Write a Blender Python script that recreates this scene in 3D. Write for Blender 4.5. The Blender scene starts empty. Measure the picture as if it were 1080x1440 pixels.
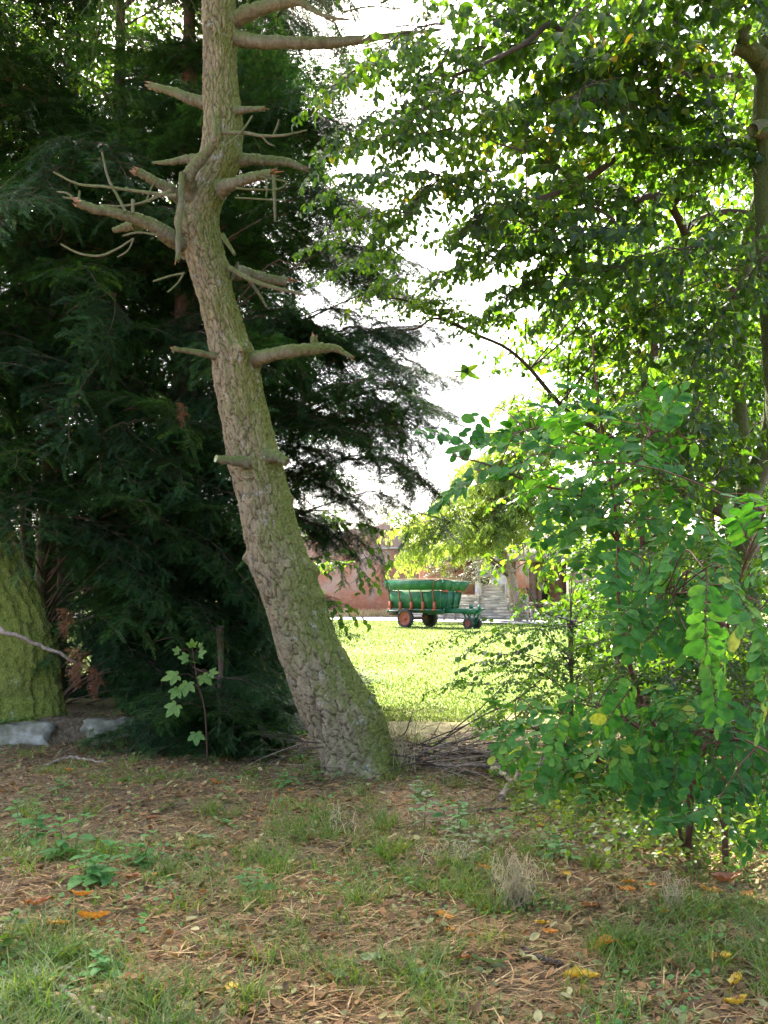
import bpy, math, random
import numpy as np
from mathutils import Vector, Matrix

# ---------------------------------------------------------------- camera, world, sun, exposure
S = bpy.context.scene
COL = S.collection
R = math.radians
F_PX = 1350.0            # focal length in photo pixels (photo is 1080 x 1440)
PITCH = R(4.75)
EYE = 1.55
cam_d = bpy.data.cameras.new('camera')
cam_d.sensor_fit = 'VERTICAL'
cam_d.sensor_height = 36.0
cam_d.lens = 36.0 * F_PX / 1440.0
cam_d.clip_start = 0.05
cam_d.clip_end = 3000
cam = bpy.data.objects.new('camera', cam_d)
cam.location = (0, 0, EYE)
cam.rotation_euler = (math.pi / 2 + PITCH, 0, 0)
COL.objects.link(cam)
S.camera = cam

SUN_EL, SUN_AZ = 50.0, -17.0      # degrees; azimuth measured from straight ahead, negative = left
w = bpy.data.worlds.new('World')
S.world = w
w.use_nodes = True
nt = w.node_tree
nt.nodes.clear()
sky = nt.nodes.new('ShaderNodeTexSky')
sky.sky_type = 'NISHITA'
sky.sun_disc = False
sky.sun_elevation = R(SUN_EL)
sky.sun_rotation = R(SUN_AZ)
sky.air_density = 0.5
sky.dust_density = 5.0
sky.ozone_density = 0.3
bg = nt.nodes.new('ShaderNodeBackground')
bg.inputs['Strength'].default_value = 0.15
wo = nt.nodes.new('ShaderNodeOutputWorld')
nt.links.new(sky.outputs[0], bg.inputs[0])
nt.links.new(bg.outputs[0], wo.inputs[0])
sun_d = bpy.data.lights.new('sun', 'SUN')
sun_d.energy = 4.6
sun_d.angle = R(0.5)
sun_d.color = (1.0, 0.94, 0.84)
sun = bpy.data.objects.new('sun', sun_d)
_sd = Vector((math.sin(R(SUN_AZ)) * math.cos(R(SUN_EL)), math.cos(R(SUN_AZ)) * math.cos(R(SUN_EL)), math.sin(R(SUN_EL))))
sun.rotation_euler = _sd.to_track_quat('Z', 'Y').to_euler()
sun.location = (-10, 30, 40)
COL.objects.link(sun)

S.view_settings.view_transform = 'Standard'
S.view_settings.look = 'None'
S.view_settings.exposure = 3.2
S.view_settings.gamma = 1.0
S.render.engine = 'CYCLES'
cy = S.cycles
cy.max_bounces = 7
cy.diffuse_bounces = 4
cy.glossy_bounces = 2
cy.transmission_bounces = 4
cy.transparent_max_bounces = 4
cy.use_adaptive_sampling = True
cy.adaptive_threshold = 0.015
cy.use_denoising = True
cy.denoiser = 'OPENIMAGEDENOISE'
cy.denoising_input_passes = 'RGB_ALBEDO_NORMAL'
cy.caustics_reflective = False
cy.caustics_refractive = False
S.render.film_transparent = False
S.render.use_motion_blur = False

# ---------------------------------------------------------------- helpers
rng = np.random.default_rng(7)
CP, SP = math.cos(PITCH), math.sin(PITCH)

def P(px, py, Y):
    """world point seen at photo pixel (px, py) at distance Y along the ground"""
    a = (px - 540.0) / F_PX
    b = (720.0 - py) / F_PX
    d = np.array([a, CP - b * SP, SP + b * CP])
    s = Y / d[1]
    return np.array([d[0] * s, Y, EYE + d[2] * s])

def G(px, py, z=0.0):
    a = (px - 540.0) / F_PX
    b = (720.0 - py) / F_PX
    d = np.array([a, CP - b * SP, SP + b * CP])
    s = (z - EYE) / d[2]
    return np.array([d[0] * s, d[1] * s, z])

_nz = np.random.default_rng(99).random((256, 256))
def vnoise(x, y, seed=0):
    x = np.asarray(x, float) + seed * 17.31
    y = np.asarray(y, float) + seed * 9.77
    xi = np.floor(x).astype(int); yi = np.floor(y).astype(int)
    fx = x - xi; fy = y - yi
    fx = fx * fx * (3 - 2 * fx); fy = fy * fy * (3 - 2 * fy)
    g = lambda i, j: _nz[i % 256, j % 256]
    return (g(xi, yi) * (1 - fx) + g(xi + 1, yi) * fx) * (1 - fy) + (g(xi, yi + 1) * (1 - fx) + g(xi + 1, yi + 1) * fx) * fy

def fbm(x, y, seed=0, oct=4):
    r = 0; a = 0.5; t = 0
    for o in range(oct):
        r = r + a * vnoise(x * 2 ** o, y * 2 ** o, seed + o * 3); t += a; a *= 0.5
    return r / t

def gh(x, y):
    """height of the ground"""
    x = np.asarray(x, float); y = np.asarray(y, float)
    near = np.clip((13 - y) / 5, 0, 1)
    h = near * ((fbm(x * 0.8, y * 0.8, 1, 3) - 0.5) * 0.10 + (fbm(x * 5, y * 5, 5, 3) - 0.5) * 0.035)
    sm = lambda v: np.clip(v, 0, 1) ** 2 * (3 - 2 * np.clip(v, 0, 1))
    h = h + 0.25 * sm((y - 9.95) / 0.2) * sm((-x - 1.75) / 0.5) * sm((14.5 - y) / 3)   # low bank held by the stone blocks
    d = np.hypot(x + 0.15, y - 8.5)
    h = h + 0.06 * np.exp(-(d / 0.6) ** 2)                    # soil mounded against the leaning pine
    h = h + np.clip((y - 14) / 40, 0, 1) * (fbm(x * 0.05, y * 0.05, 8, 2) - 0.5) * 0.15
    return h

def nrm(v):
    v = np.asarray(v, float)
    return v / (np.linalg.norm(v, axis=-1, keepdims=True) + 1e-12)

def frames(d, up, roll=None):
    """(K,3) x-axis directions and up hints -> (K,3,3) rotation matrices (columns x, y, z)"""
    x = nrm(d)
    y = nrm(np.cross(up, x))
    z = np.cross(x, y)
    if roll is not None:
        c, s = np.cos(roll)[:, None], np.sin(roll)[:, None]
        y, z = y * c + z * s, z * c - y * s
    return np.stack([x, y, z], axis=-1)

class MB:
    """collects geometry into ONE mesh object"""
    def __init__(self):
        self.V = []; self.F = []; self.n = 0; self.A = []
    def add(self, V, F, mat=0, attr=None):
        V = np.asarray(V, float).reshape(-1, 3)
        for f in (F if isinstance(F, list) else [F]):
            f = np.asarray(f, int)
            if f.size: self.F.append((f + self.n, mat))
        self.V.append(V); self.n += len(V)
        self.A.append(np.zeros(len(V)) if attr is None else np.asarray(attr, float) * np.ones(len(V)))
    def tube(self, pts, rad, sides=6, mat=0, cap=True, attr=None):
        pts = np.asarray(pts, float); rad = np.asarray(rad, float) * np.ones(len(pts))
        t = nrm(np.gradient(pts, axis=0))
        up = np.array([0, 0, 1.0]) if abs(t[:, 2]).mean() < 0.8 else np.array([1.0, 0.1, 0])
        a = nrm(np.cross(t, up)); b = np.cross(t, a)
        th = np.linspace(0, 2 * np.pi, sides, endpoint=False)
        V = pts[:, None] + rad[:, None, None] * (np.cos(th)[None, :, None] * a[:, None] + np.sin(th)[None, :, None] * b[:, None])
        n = len(pts)
        i = np.arange(n - 1)[:, None] * sides; j = np.arange(sides)[None]; j2 = (j + 1) % sides
        Fq = np.stack([i + j, i + j2, i + sides + j2, i + sides + j], -1).reshape(-1, 4)
        fs = [Fq]
        if cap:
            fs.append(np.arange(sides)[None, :]); fs.append(((n - 1) * sides + np.arange(sides))[None, ::-1])
        self.add(V.reshape(-1, 3), fs, mat, attr)
    def box(self, c, s, M=None, mat=0):
        c = np.asarray(c, float); s = np.asarray(s, float) / 2
        V = np.array([[x, y, z] for x in (-1, 1) for y in (-1, 1) for z in (-1, 1)], float) * s
        if M is not None: V = V @ np.asarray(M).T
        self.add(V + c, np.array([[0, 1, 3, 2], [4, 6, 7, 5], [0, 4, 5, 1], [2, 3, 7, 6], [0, 2, 6, 4], [1, 5, 7, 3]]), mat)
    def bar(self, p, q, wd, ht, mat=0, up=(0, 0, 1)):
        p = np.asarray(p, float); q = np.asarray(q, float)
        M = frames((q - p)[None], np.array([up], float))[0]
        self.box((p + q) / 2, (np.linalg.norm(q - p), wd, ht), M, mat)
    def hull(self, V, F, mat=0):
        self.add(V, [np.array([f]) for f in F], mat)
    def lathe(self, prof, c, M, sides=24, mat=0, caps=True):
        """prof: (axial, radius) list round the local x axis"""
        th = np.linspace(0, 2 * np.pi, sides, endpoint=False)
        prof = np.asarray(prof, float)
        V = np.stack([np.repeat(prof[:, 0][:, None], sides, 1), prof[:, 1][:, None] * np.cos(th), prof[:, 1][:, None] * np.sin(th)], -1).reshape(-1, 3)
        n = len(prof)
        i = np.arange(n - 1)[:, None] * sides; j = np.arange(sides)[None]; j2 = (j + 1) % sides
        Fq = np.stack([i + j, i + j2, i + sides + j2, i + sides + j], -1).reshape(-1, 4)
        self.add(V @ np.asarray(M).T + np.asarray(c), [Fq] + ([np.arange(sides)[None], ((n - 1) * sides + np.arange(sides))[None, ::-1]] if caps else []), mat)
    def scatter(self, tpl, M, loc, scale=1.0, mat=0, attr=None):
        V, Fs = tpl
        K = len(loc)
        if K == 0: return
        scale = np.asarray(scale, float) * np.ones(K)
        W = np.einsum('kij,vj->kvi', M, V) * scale[:, None, None] + np.asarray(loc)[:, None, :]
        off = np.arange(K)[:, None, None] * len(V)
        fs = [(np.asarray(f)[None] + off).reshape(-1, np.asarray(f).shape[1]) for f in Fs]
        self.add(W.reshape(-1, 3), fs, mat, None if attr is None else np.repeat(attr, len(V)))
    def mesh(self, name, mats, smooth=False):
        me = bpy.data.meshes.new(name)
        if self.n == 0: return me
        V = np.concatenate(self.V)
        me.vertices.add(len(V)); me.vertices.foreach_set('co', V.astype(np.float32).ravel())
        tot = np.concatenate([np.full(len(f), f.shape[1]) for f, m in self.F])
        idx = np.concatenate([f.ravel() for f, m in self.F])
        mi = np.concatenate([np.full(len(f), m) for f, m in self.F])
        me.loops.add(len(idx)); me.loops.foreach_set('vertex_index', idx.astype(np.int32))
        me.polygons.add(len(tot))
        st = np.concatenate([[0], np.cumsum(tot)[:-1]])
        me.polygons.foreach_set('loop_start', st.astype(np.int32))
        me.polygons.foreach_set('material_index', mi.astype(np.int32))
        if smooth: me.polygons.foreach_set('use_smooth', np.ones(len(tot), bool))
        for m in mats: me.materials.append(m)
        at = me.attributes.new('fissure_lit_tip', 'FLOAT', 'POINT')
        at.data.foreach_set('value', np.concatenate(self.A).astype(np.float32))
        me.update(calc_edges=True)
        return me
    def build(self, name, mats, parent=None, smooth=False):
        if not isinstance(mats, (list, tuple)): mats = [mats]
        return link(name, self.mesh(name, mats, smooth), parent)

def link(name, me, parent=None):
    o = bpy.data.objects.new(name, me)
    COL.objects.link(o)
    if parent is not None: o.parent = parent
    return o

def tag(o, label, cat, group=None):
    o['label'] = label; o['category'] = cat
    if group: o['group'] = group
    return o

def setting(o, kind='structure'):
    o['kind'] = kind
    return o

def thing(name, label, cat, loc=(0, 0, 0), rz=0.0, group=None):
    o = bpy.data.objects.new(name, None)
    COL.objects.link(o)
    o.location = Vector([float(v) for v in loc]); o.rotation_euler = (0, 0, rz)
    o.empty_display_size = 0.2
    return tag(o, label, cat, group)

def smoothpath(pts, n):
    pts = np.asarray(pts, float)
    if len(pts) < 3:
        t = np.linspace(0, 1, n)[:, None]
        return pts[0] * (1 - t) + pts[-1] * t
    d = np.concatenate([[0], np.cumsum(np.linalg.norm(np.diff(pts, axis=0), axis=1))])
    u = np.linspace(0, d[-1], n)
    # Catmull-Rom on the chord length
    ex = np.vstack([2 * pts[0] - pts[1], pts, 2 * pts[-1] - pts[-2]])
    k = np.clip(np.searchsorted(d, u, 'right') - 1, 0, len(pts) - 2)
    t = ((u - d[k]) / (d[k + 1] - d[k] + 1e-9))[:, None]
    p0, p1, p2, p3 = ex[k], ex[k + 1], ex[k + 2], ex[k + 3]
    return 0.5 * (2 * p1 + (p2 - p0) * t + (2 * p0 - 5 * p1 + 4 * p2 - p3) * t ** 2 + (3 * p1 - p0 - 3 * p2 + p3) * t ** 3)

# ---------------------------------------------------------------- materials
def mat(name):
    m = bpy.data.materials.new(name); m.use_nodes = True
    m.node_tree.nodes.clear()
    return m, m.node_tree.nodes, m.node_tree.links

def ramp(N, stops, interp='LINEAR'):
    r = N.new('ShaderNodeValToRGB'); cr = r.color_ramp; cr.interpolation = interp
    while len(cr.elements) < len(stops): cr.elements.new(0.5)
    for e, (p, c) in zip(cr.elements, stops):
        e.position = p; e.color = (*c, 1)
    return r

def leaf_mat(name, stops, trans=0.42, tcol=None, rough=0.45, spec=0.35, big=0.6, per='leaf'):
    """leaf: reflecting face + light let through; every leaf its own tint"""
    m, N, L = mat(name)
    geo = N.new('ShaderNodeNewGeometry'); oi = N.new('ShaderNodeObjectInfo'); tc = N.new('ShaderNodeTexCoord')
    nz = N.new('ShaderNodeTexNoise'); nz.inputs['Scale'].default_value = 1.3; nz.inputs['Detail'].default_value = 1
    L.new(tc.outputs['Object'], nz.inputs['Vector'])
    a = N.new('ShaderNodeMath'); a.operation = 'MULTIPLY_ADD'; a.inputs[1].default_value = 0.7
    at = N.new('ShaderNodeAttribute'); at.attribute_name = 'fissure_lit_tip'
    L.new(at.outputs['Fac'] if per == 'sprig' else geo.outputs['Random Per Island'], a.inputs[0])
    b = N.new('ShaderNodeMath'); b.operation = 'MULTIPLY_ADD'; b.inputs[1].default_value = 0.3; b.inputs[2].default_value = 0
    L.new(oi.outputs['Random'], b.inputs[0]); L.new(b.outputs[0], a.inputs[2])
    r = ramp(N, stops); L.new(a.outputs[0], r.inputs[0])
    mx = N.new('ShaderNodeMix'); mx.data_type = 'RGBA'; mx.blend_type = 'MULTIPLY'; mx.inputs[0].default_value = big
    r2 = ramp(N, [(0.3, (0.62, 0.68, 0.72)), (0.7, (1.15, 1.1, 1.0))]); L.new(nz.outputs['Fac'], r2.inputs[0])
    L.new(r.outputs[0], mx.inputs[6]); L.new(r2.outputs[0], mx.inputs[7])
    nf = N.new('ShaderNodeTexNoise'); nf.inputs['Scale'].default_value = 55; nf.inputs['Detail'].default_value = 2; L.new(tc.outputs['Object'], nf.inputs['Vector'])
    r3 = ramp(N, [(0.32, (0.72, 0.74, 0.70)), (0.62, (1.12, 1.10, 1.05))]); L.new(nf.outputs['Fac'], r3.inputs[0])
    m0 = mx; mx = N.new('ShaderNodeMix'); mx.data_type = 'RGBA'; mx.blend_type = 'MULTIPLY'; mx.inputs[0].default_value = 1.0
    L.new(m0.outputs[2], mx.inputs[6]); L.new(r3.outputs[0], mx.inputs[7])
    p = N.new('ShaderNodeBsdfPrincipled'); p.inputs['Roughness'].default_value = rough
    p.inputs['Specular IOR Level'].default_value = spec
    L.new(mx.outputs[2], p.inputs['Base Color'])
    t = N.new('ShaderNodeBsdfTranslucent')
    tm = N.new('ShaderNodeMix'); tm.data_type = 'RGBA'; tm.blend_type = 'MULTIPLY'; tm.inputs[0].default_value = 1
    L.new(mx.outputs[2], tm.inputs[6]); tm.inputs[7].default_value = (*(tcol or (3.2, 2.9, 1.0)), 1)
    L.new(tm.outputs[2], t.inputs['Color'])
    ms = N.new('ShaderNodeMixShader'); ms.inputs[0].default_value = trans
    L.new(p.outputs[0], ms.inputs[1]); L.new(t.outputs[0], ms.inputs[2])
    o = N.new('ShaderNodeOutputMaterial'); L.new(ms.outputs[0], o.inputs[0])
    return m

def plain_mat(name, c1, c2=None, scale=8.0, rough=0.7, bump=0.0, spec=0.3, detail=4, stretch=None, metal=0.0, c3=None):
    m, N, L = mat(name)
    tc = N.new('ShaderNodeTexCoord'); mp = N.new('ShaderNodeMapping')
    if stretch: mp.inputs['Scale'].default_value = stretch
    L.new(tc.outputs['Object'], mp.inputs[0])
    nz = N.new('ShaderNodeTexNoise'); nz.inputs['Scale'].default_value = scale; nz.inputs['Detail'].default_value = detail
    nz.inputs['Roughness'].default_value = 0.65
    L.new(mp.outputs[0], nz.inputs['Vector'])
    st = [(0.32, c1), (0.68, c2 or c1)]
    if c3: st = [(0.3, c1), (0.52, c2), (0.7, c3)]
    r = ramp(N, st); L.new(nz.outputs['Fac'], r.inputs[0])
    p = N.new('ShaderNodeBsdfPrincipled'); p.inputs['Roughness'].default_value = rough
    p.inputs['Specular IOR Level'].default_value = spec; p.inputs['Metallic'].default_value = metal
    L.new(r.outputs[0], p.inputs['Base Color'])
    if bump:
        bp = N.new('ShaderNodeBump'); bp.inputs['Strength'].default_value = bump; bp.inputs['Distance'].default_value = 0.02
        L.new(nz.outputs['Fac'], bp.inputs['Height']); L.new(bp.outputs[0], p.inputs['Normal'])
    o = N.new('ShaderNodeOutputMaterial'); L.new(p.outputs[0], o.inputs[0])
    return m

def bark_mat(name, plate1, plate2, fissure, moss1, moss2, moss_dir=(0.8, -0.2, 0.3), moss_amt=0.5, lichen=0.0, scale=1.0, moss_lo=0.0):
    m, N, L = mat(name)
    tc = N.new('ShaderNodeTexCoord')
    mp = N.new('ShaderNodeMapping'); mp.inputs['Scale'].default_value = (scale, scale, scale * 0.45)
    L.new(tc.outputs['Object'], mp.inputs[0])
    n1 = N.new('ShaderNodeTexNoise'); n1.inputs['Scale'].default_value = 14; n1.inputs['Detail'].default_value = 6; n1.inputs['Roughness'].default_value = 0.7
    L.new(mp.outputs[0], n1.inputs['Vector'])
    v = N.new('ShaderNodeTexVoronoi'); v.feature = 'DISTANCE_TO_EDGE'; v.inputs['Scale'].default_value = 26
    L.new(mp.outputs[0], v.inputs['Vector'])
    r1 = ramp(N, [(0.3, plate1), (0.62, plate2)]); L.new(n1.outputs['Fac'], r1.inputs[0])
    at = N.new('ShaderNodeAttribute'); at.attribute_name = 'fissure_lit_tip'
    mf = N.new('ShaderNodeMix'); mf.data_type = 'RGBA'; L.new(at.outputs['Fac'], mf.inputs[0])
    L.new(r1.outputs[0], mf.inputs[6]); mf.inputs[7].default_value = (*fissure, 1)
    # moss grows on one side and in patches
    geo = N.new('ShaderNodeNewGeometry')
    dp = N.new('ShaderNodeVectorMath'); dp.operation = 'DOT_PRODUCT'; dp.inputs[1].default_value = moss_dir
    L.new(geo.outputs['Normal'], dp.inputs[0])
    n2 = N.new('ShaderNodeTexNoise'); n2.inputs['Scale'].default_value = 2.6; n2.inputs['Detail'].default_value = 7; n2.inputs['Roughness'].default_value = 0.68
    L.new(tc.outputs['Object'], n2.inputs['Vector'])
    ad = N.new('ShaderNodeMath'); ad.operation = 'MULTIPLY_ADD'; ad.inputs[1].default_value = 0.38
    L.new(dp.outputs['Value'], ad.inputs[0]); L.new(n2.outputs['Fac'], ad.inputs[2])
    r2 = ramp(N, [(0.56 - moss_amt * 0.35, (moss_lo,) * 3), (0.92 - moss_amt * 0.3, (0.92,) * 3)]); L.new(ad.outputs[0], r2.inputs[0])
    n3 = N.new('ShaderNodeTexNoise'); n3.inputs['Scale'].default_value = 60; n3.inputs['Detail'].default_value = 3
    L.new(tc.outputs['Object'], n3.inputs['Vector'])
    r3 = ramp(N, [(0.3, moss1), (0.7, moss2)]); L.new(n3.outputs['Fac'], r3.inputs[0])
    mm = N.new('ShaderNodeMix'); mm.data_type = 'RGBA'; L.new(r2.outputs[0], mm.inputs[0])
    L.new(mf.outputs[2], mm.inputs[6]); L.new(r3.outputs[0], mm.inputs[7])
    last = mm.outputs[2]
    if lichen:
        n4 = N.new('ShaderNodeTexNoise'); n4.inputs['Scale'].default_value = 9; n4.inputs['Detail'].default_value = 8; n4.inputs['Roughness'].default_value = 0.75
        L.new(tc.outputs['Object'], n4.inputs['Vector'])
        r4 = ramp(N, [(0.66 - lichen * 0.1, (0, 0, 0)), (0.70 - lichen * 0.1, (0.8, 0.8, 0.8))]); L.new(n4.outputs['Fac'], r4.inputs[0])
        ml = N.new('ShaderNodeMix'); ml.data_type = 'RGBA'; L.new(r4.outputs[0], ml.inputs[0])
        L.new(last, ml.inputs[6]); ml.inputs[7].default_value = (0.30, 0.31, 0.25, 1); last = ml.outputs[2]
    p = N.new('ShaderNodeBsdfPrincipled'); p.inputs['Roughness'].default_value = 0.9; p.inputs['Specular IOR Level'].default_value = 0.15
    L.new(last, p.inputs['Base Color'])
    hs = N.new('ShaderNodeMath'); hs.operation = 'MULTIPLY_ADD'; hs.inputs[1].default_value = 0.6
    r5 = ramp(N, [(0.0, (0, 0, 0)), (0.12, (1, 1, 1))]); L.new(v.outputs['Distance'], r5.inputs[0])
    L.new(n1.outputs['Fac'], hs.inputs[0]); 
    h2 = N.new('ShaderNodeMath'); h2.operation = 'MULTIPLY_ADD'; h2.inputs[1].default_value = 0.35
    L.new(r5.outputs[0], h2.inputs[0]); L.new(hs.outputs[0], h2.inputs[2]); 
    L.new(n3.outputs['Fac'], hs.inputs[2])
    bp = N.new('ShaderNodeBump'); bp.inputs['Strength'].default_value = 0.75; bp.inputs['Distance'].default_value = 0.012
    L.new(h2.outputs[0], bp.inputs['Height']); L.new(bp.outputs[0], p.inputs['Normal'])
    o = N.new('ShaderNodeOutputMaterial'); L.new(p.outputs[0], o.inputs[0])
    return m

M = {}
M['pine_bark'] = bark_mat('pine bark', (0.115, 0.088, 0.05), (0.30, 0.245, 0.145), (0.042, 0.029, 0.018), (0.075, 0.095, 0.016), (0.18, 0.205, 0.045), moss_dir=(0.95, 0.0, 0.3), moss_amt=0.56, lichen=0.6)
M['branch_bark'] = bark_mat('mossy dead branch bark', (0.09, 0.075, 0.05), (0.20, 0.18, 0.12), (0.06, 0.05, 0.035), (0.06, 0.08, 0.015), (0.13, 0.16, 0.04), moss_dir=(0.1, -0.2, 0.9), moss_amt=0.62, lichen=0.3)
M['mossy_bark'] = bark_mat('furrowed mossy bark', (0.08, 0.065, 0.04), (0.16, 0.135, 0.08), (0.03, 0.028, 0.015), (0.09, 0.115, 0.015), (0.23, 0.26, 0.045), moss_dir=(0.2, -0.5, 0.4), moss_amt=0.72, lichen=0.4, moss_lo=0.1)
M['yew_bark'] = bark_mat('yew bark', (0.07, 0.045, 0.032), (0.16, 0.105, 0.075), (0.04, 0.028, 0.02), (0.05, 0.06, 0.02), (0.08, 0.09, 0.03), moss_amt=0.2)
M['smooth_bark'] = bark_mat('smooth grey green bark', (0.075, 0.068, 0.05), (0.145, 0.135, 0.10), (0.06, 0.055, 0.04), (0.045, 0.062, 0.014), (0.085, 0.11, 0.028), moss_dir=(-0.8, -0.3, 0.3), moss_amt=0.85, lichen=0.2)
M['twig'] = plain_mat('dark twig bark', (0.035, 0.026, 0.018), (0.085, 0.06, 0.04), 30, 0.85)
M['red_twig'] = plain_mat('reddish stem bark', (0.06, 0.026, 0.016), (0.12, 0.06, 0.035), 25, 0.8)
M['dead_twig'] = plain_mat('dry grey twig', (0.10, 0.07, 0.045), (0.26, 0.20, 0.14), 20, 0.85, c3=(0.36, 0.30, 0.23))
M['cut_wood'] = plain_mat('cut wood face', (0.30, 0.34, 0.16), (0.42, 0.44, 0.24), 30, 0.8)
M['broken_wood'] = plain_mat('broken reddish wood', (0.22, 0.10, 0.05), (0.34, 0.20, 0.10), 40, 0.9)
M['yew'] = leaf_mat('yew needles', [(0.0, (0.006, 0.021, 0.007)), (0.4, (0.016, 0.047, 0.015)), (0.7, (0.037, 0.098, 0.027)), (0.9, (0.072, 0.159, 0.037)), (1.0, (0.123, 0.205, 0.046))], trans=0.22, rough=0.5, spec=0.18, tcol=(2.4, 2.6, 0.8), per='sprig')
M['brown_needles'] = leaf_mat('dead brown yew needles', [(0, (0.10, 0.035, 0.012)), (1, (0.24, 0.10, 0.035))], trans=0.25, tcol=(1.5, 1.2, 0.8))
M['pine_needles'] = leaf_mat('larch needles', [(0, (0.018, 0.04, 0.018)), (1, (0.045, 0.085, 0.03))], trans=0.3, tcol=(2, 2.2, 1))
M['leaf'] = leaf_mat('broad leaf', [(0.0, (0.010, 0.030, 0.008)), (0.5, (0.020, 0.050, 0.011)), (0.82, (0.034, 0.078, 0.015)), (0.93, (0.07, 0.10, 0.016)), (1.0, (0.22, 0.16, 0.02))], trans=0.50, tcol=(6.2, 5.4, 0.9), rough=0.42)
M['back_leaf'] = leaf_mat('background broad leaf', [(0.0, (0.013, 0.036, 0.008)), (0.6, (0.030, 0.072, 0.013)), (0.95, (0.07, 0.12, 0.018)), (1.0, (0.22, 0.16, 0.02))], trans=0.48, tcol=(4.8, 4.4, 0.8))
M['robinia'] = leaf_mat('blue green pinnate leaf', [(0.0, (0.016, 0.081, 0.016)), (0.55, (0.035, 0.132, 0.024)), (0.9, (0.074, 0.189, 0.032)), (0.97, (0.135, 0.230, 0.035)), (1.0, (0.297, 0.270, 0.041))], trans=0.36, tcol=(2.9, 2.7, 0.7), rough=0.6, spec=0.18, big=0.45)
M['berry_leaf'] = leaf_mat('small round leaf', [(0.0, (0.031, 0.079, 0.019)), (0.7, (0.060, 0.132, 0.029)), (1.0, (0.120, 0.192, 0.036))], trans=0.45, tcol=(3.3, 3.2, 0.8))
M['lime_leaf'] = leaf_mat('bright yellow green leaf', [(0.0, (0.07, 0.14, 0.02)), (1.0, (0.16, 0.23, 0.035))], trans=0.45, tcol=(2.6, 2.4, 0.8))
M['beech_leaf'] = leaf_mat('light beech leaf', [(0.0, (0.045, 0.10, 0.018)), (1.0, (0.10, 0.17, 0.03))], trans=0.45, tcol=(3.0, 2.9, 0.7))
M['sycamore_leaf'] = leaf_mat('pale sycamore leaf', [(0.0, (0.110, 0.220, 0.039)), (1.0, (0.187, 0.297, 0.055))], trans=0.4, tcol=(1.8, 1.8, 0.7))
M['willow_leaf'] = leaf_mat('far pale willow leaf', [(0.0, (0.083, 0.138, 0.032)), (0.6, (0.120, 0.184, 0.046)), (1.0, (0.175, 0.230, 0.064))], trans=0.52, tcol=(3.2, 2.9, 1.1))
M['grey_leaf'] = leaf_mat('far grey green leaf', [(0.0, (0.05, 0.065, 0.04)), (1.0, (0.12, 0.13, 0.09))], trans=0.3, tcol=(2, 2, 1.2))
M['nettle'] = leaf_mat('nettle leaf', [(0.0, (0.062, 0.175, 0.050)), (1.0, (0.125, 0.275, 0.075))], trans=0.35, tcol=(2.4, 2.6, 0.8), rough=0.6, spec=0.25)
M['grass'] = leaf_mat('grass blade', [(0.0, (0.052, 0.111, 0.016)), (0.55, (0.098, 0.169, 0.026)), (0.8, (0.156, 0.221, 0.039)), (1.0, (0.442, 0.351, 0.143))], trans=0.35, tcol=(2.2, 2.2, 0.8), rough=0.5, spec=0.3)
M['lawn_grass'] = leaf_mat('lawn grass blade', [(0.0, (0.051, 0.089, 0.017)), (0.7, (0.081, 0.123, 0.026)), (1.0, (0.137, 0.149, 0.051))], trans=0.3, tcol=(1.8, 1.8, 0.8), rough=0.55, spec=0.2)
M['straw'] = leaf_mat('dry straw', [(0.0, (0.468, 0.364, 0.195)), (1.0, (0.780, 0.676, 0.429))], trans=0.25, tcol=(1.2, 1.1, 0.9))
M['litter'] = leaf_mat('dry needles and litter', [(0.0, (0.050, 0.031, 0.016)), (0.35, (0.188, 0.106, 0.045)), (0.62, (0.375, 0.231, 0.098)), (0.86, (0.550, 0.425, 0.213)), (1.0, (0.750, 0.637, 0.375))], trans=0.1, tcol=(1, 1, 1), rough=0.7, spec=0.2)
M['flake'] = leaf_mat('withered leaf flakes', [(0.0, (0.041, 0.028, 0.016)), (0.35, (0.196, 0.110, 0.041)), (0.55, (0.336, 0.175, 0.063)), (0.72, (0.224, 0.239, 0.084)), (0.88, (0.532, 0.435, 0.211)), (0.94, (0.55, 0.24, 0.035)), (0.965, (0.60, 0.42, 0.06)), (1.0, (0.800, 0.797, 0.560))], trans=0.15, tcol=(1.2, 1.1, 0.9), rough=0.65)
M['yellow_leaf'] = leaf_mat('yellow fallen leaf', [(0.0, (0.575, 0.345, 0.023)), (1.0, (0.713, 0.483, 0.046))], trans=0.2, tcol=(1.2, 1.1, 0.8))
M['orange_leaf'] = leaf_mat('orange fallen leaf', [(0.0, (0.528, 0.192, 0.024)), (1.0, (0.696, 0.300, 0.036))], trans=0.2, tcol=(1.2, 1.1, 0.8))
M['brown_leaf'] = leaf_mat('brown fallen leaf', [(0.0, (0.264, 0.090, 0.030)), (1.0, (0.408, 0.156, 0.054))], trans=0.15, tcol=(1.2, 1.1, 0.8))
M['green_leaf'] = leaf_mat('grey green fallen leaf', [(0.0, (0.12, 0.20, 0.08)), (1.0, (0.20, 0.28, 0.12))], trans=0.2, tcol=(1.3, 1.3, 0.8))
M['stone'] = plain_mat('pale stone with moss', (0.075, 0.085, 0.035), (0.23, 0.215, 0.145), 5, 0.95, 0.8, c3=(0.44, 0.41, 0.32), detail=10)
M['asphalt'] = plain_mat('pale worn asphalt', (0.12, 0.12, 0.13), (0.18, 0.175, 0.18), 3, 0.9, 0.1)
M['kerb'] = plain_mat('pale concrete kerb', (0.30, 0.285, 0.26), (0.42, 0.40, 0.37), 3, 0.9, 0.1)
M['fence_wood'] = plain_mat('silvered fence boards', (0.22, 0.19, 0.155), (0.42, 0.38, 0.33), 1.6, 0.85, 0.25, stretch=(0.6, 3, 5), c3=(0.50, 0.45, 0.38))
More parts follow.
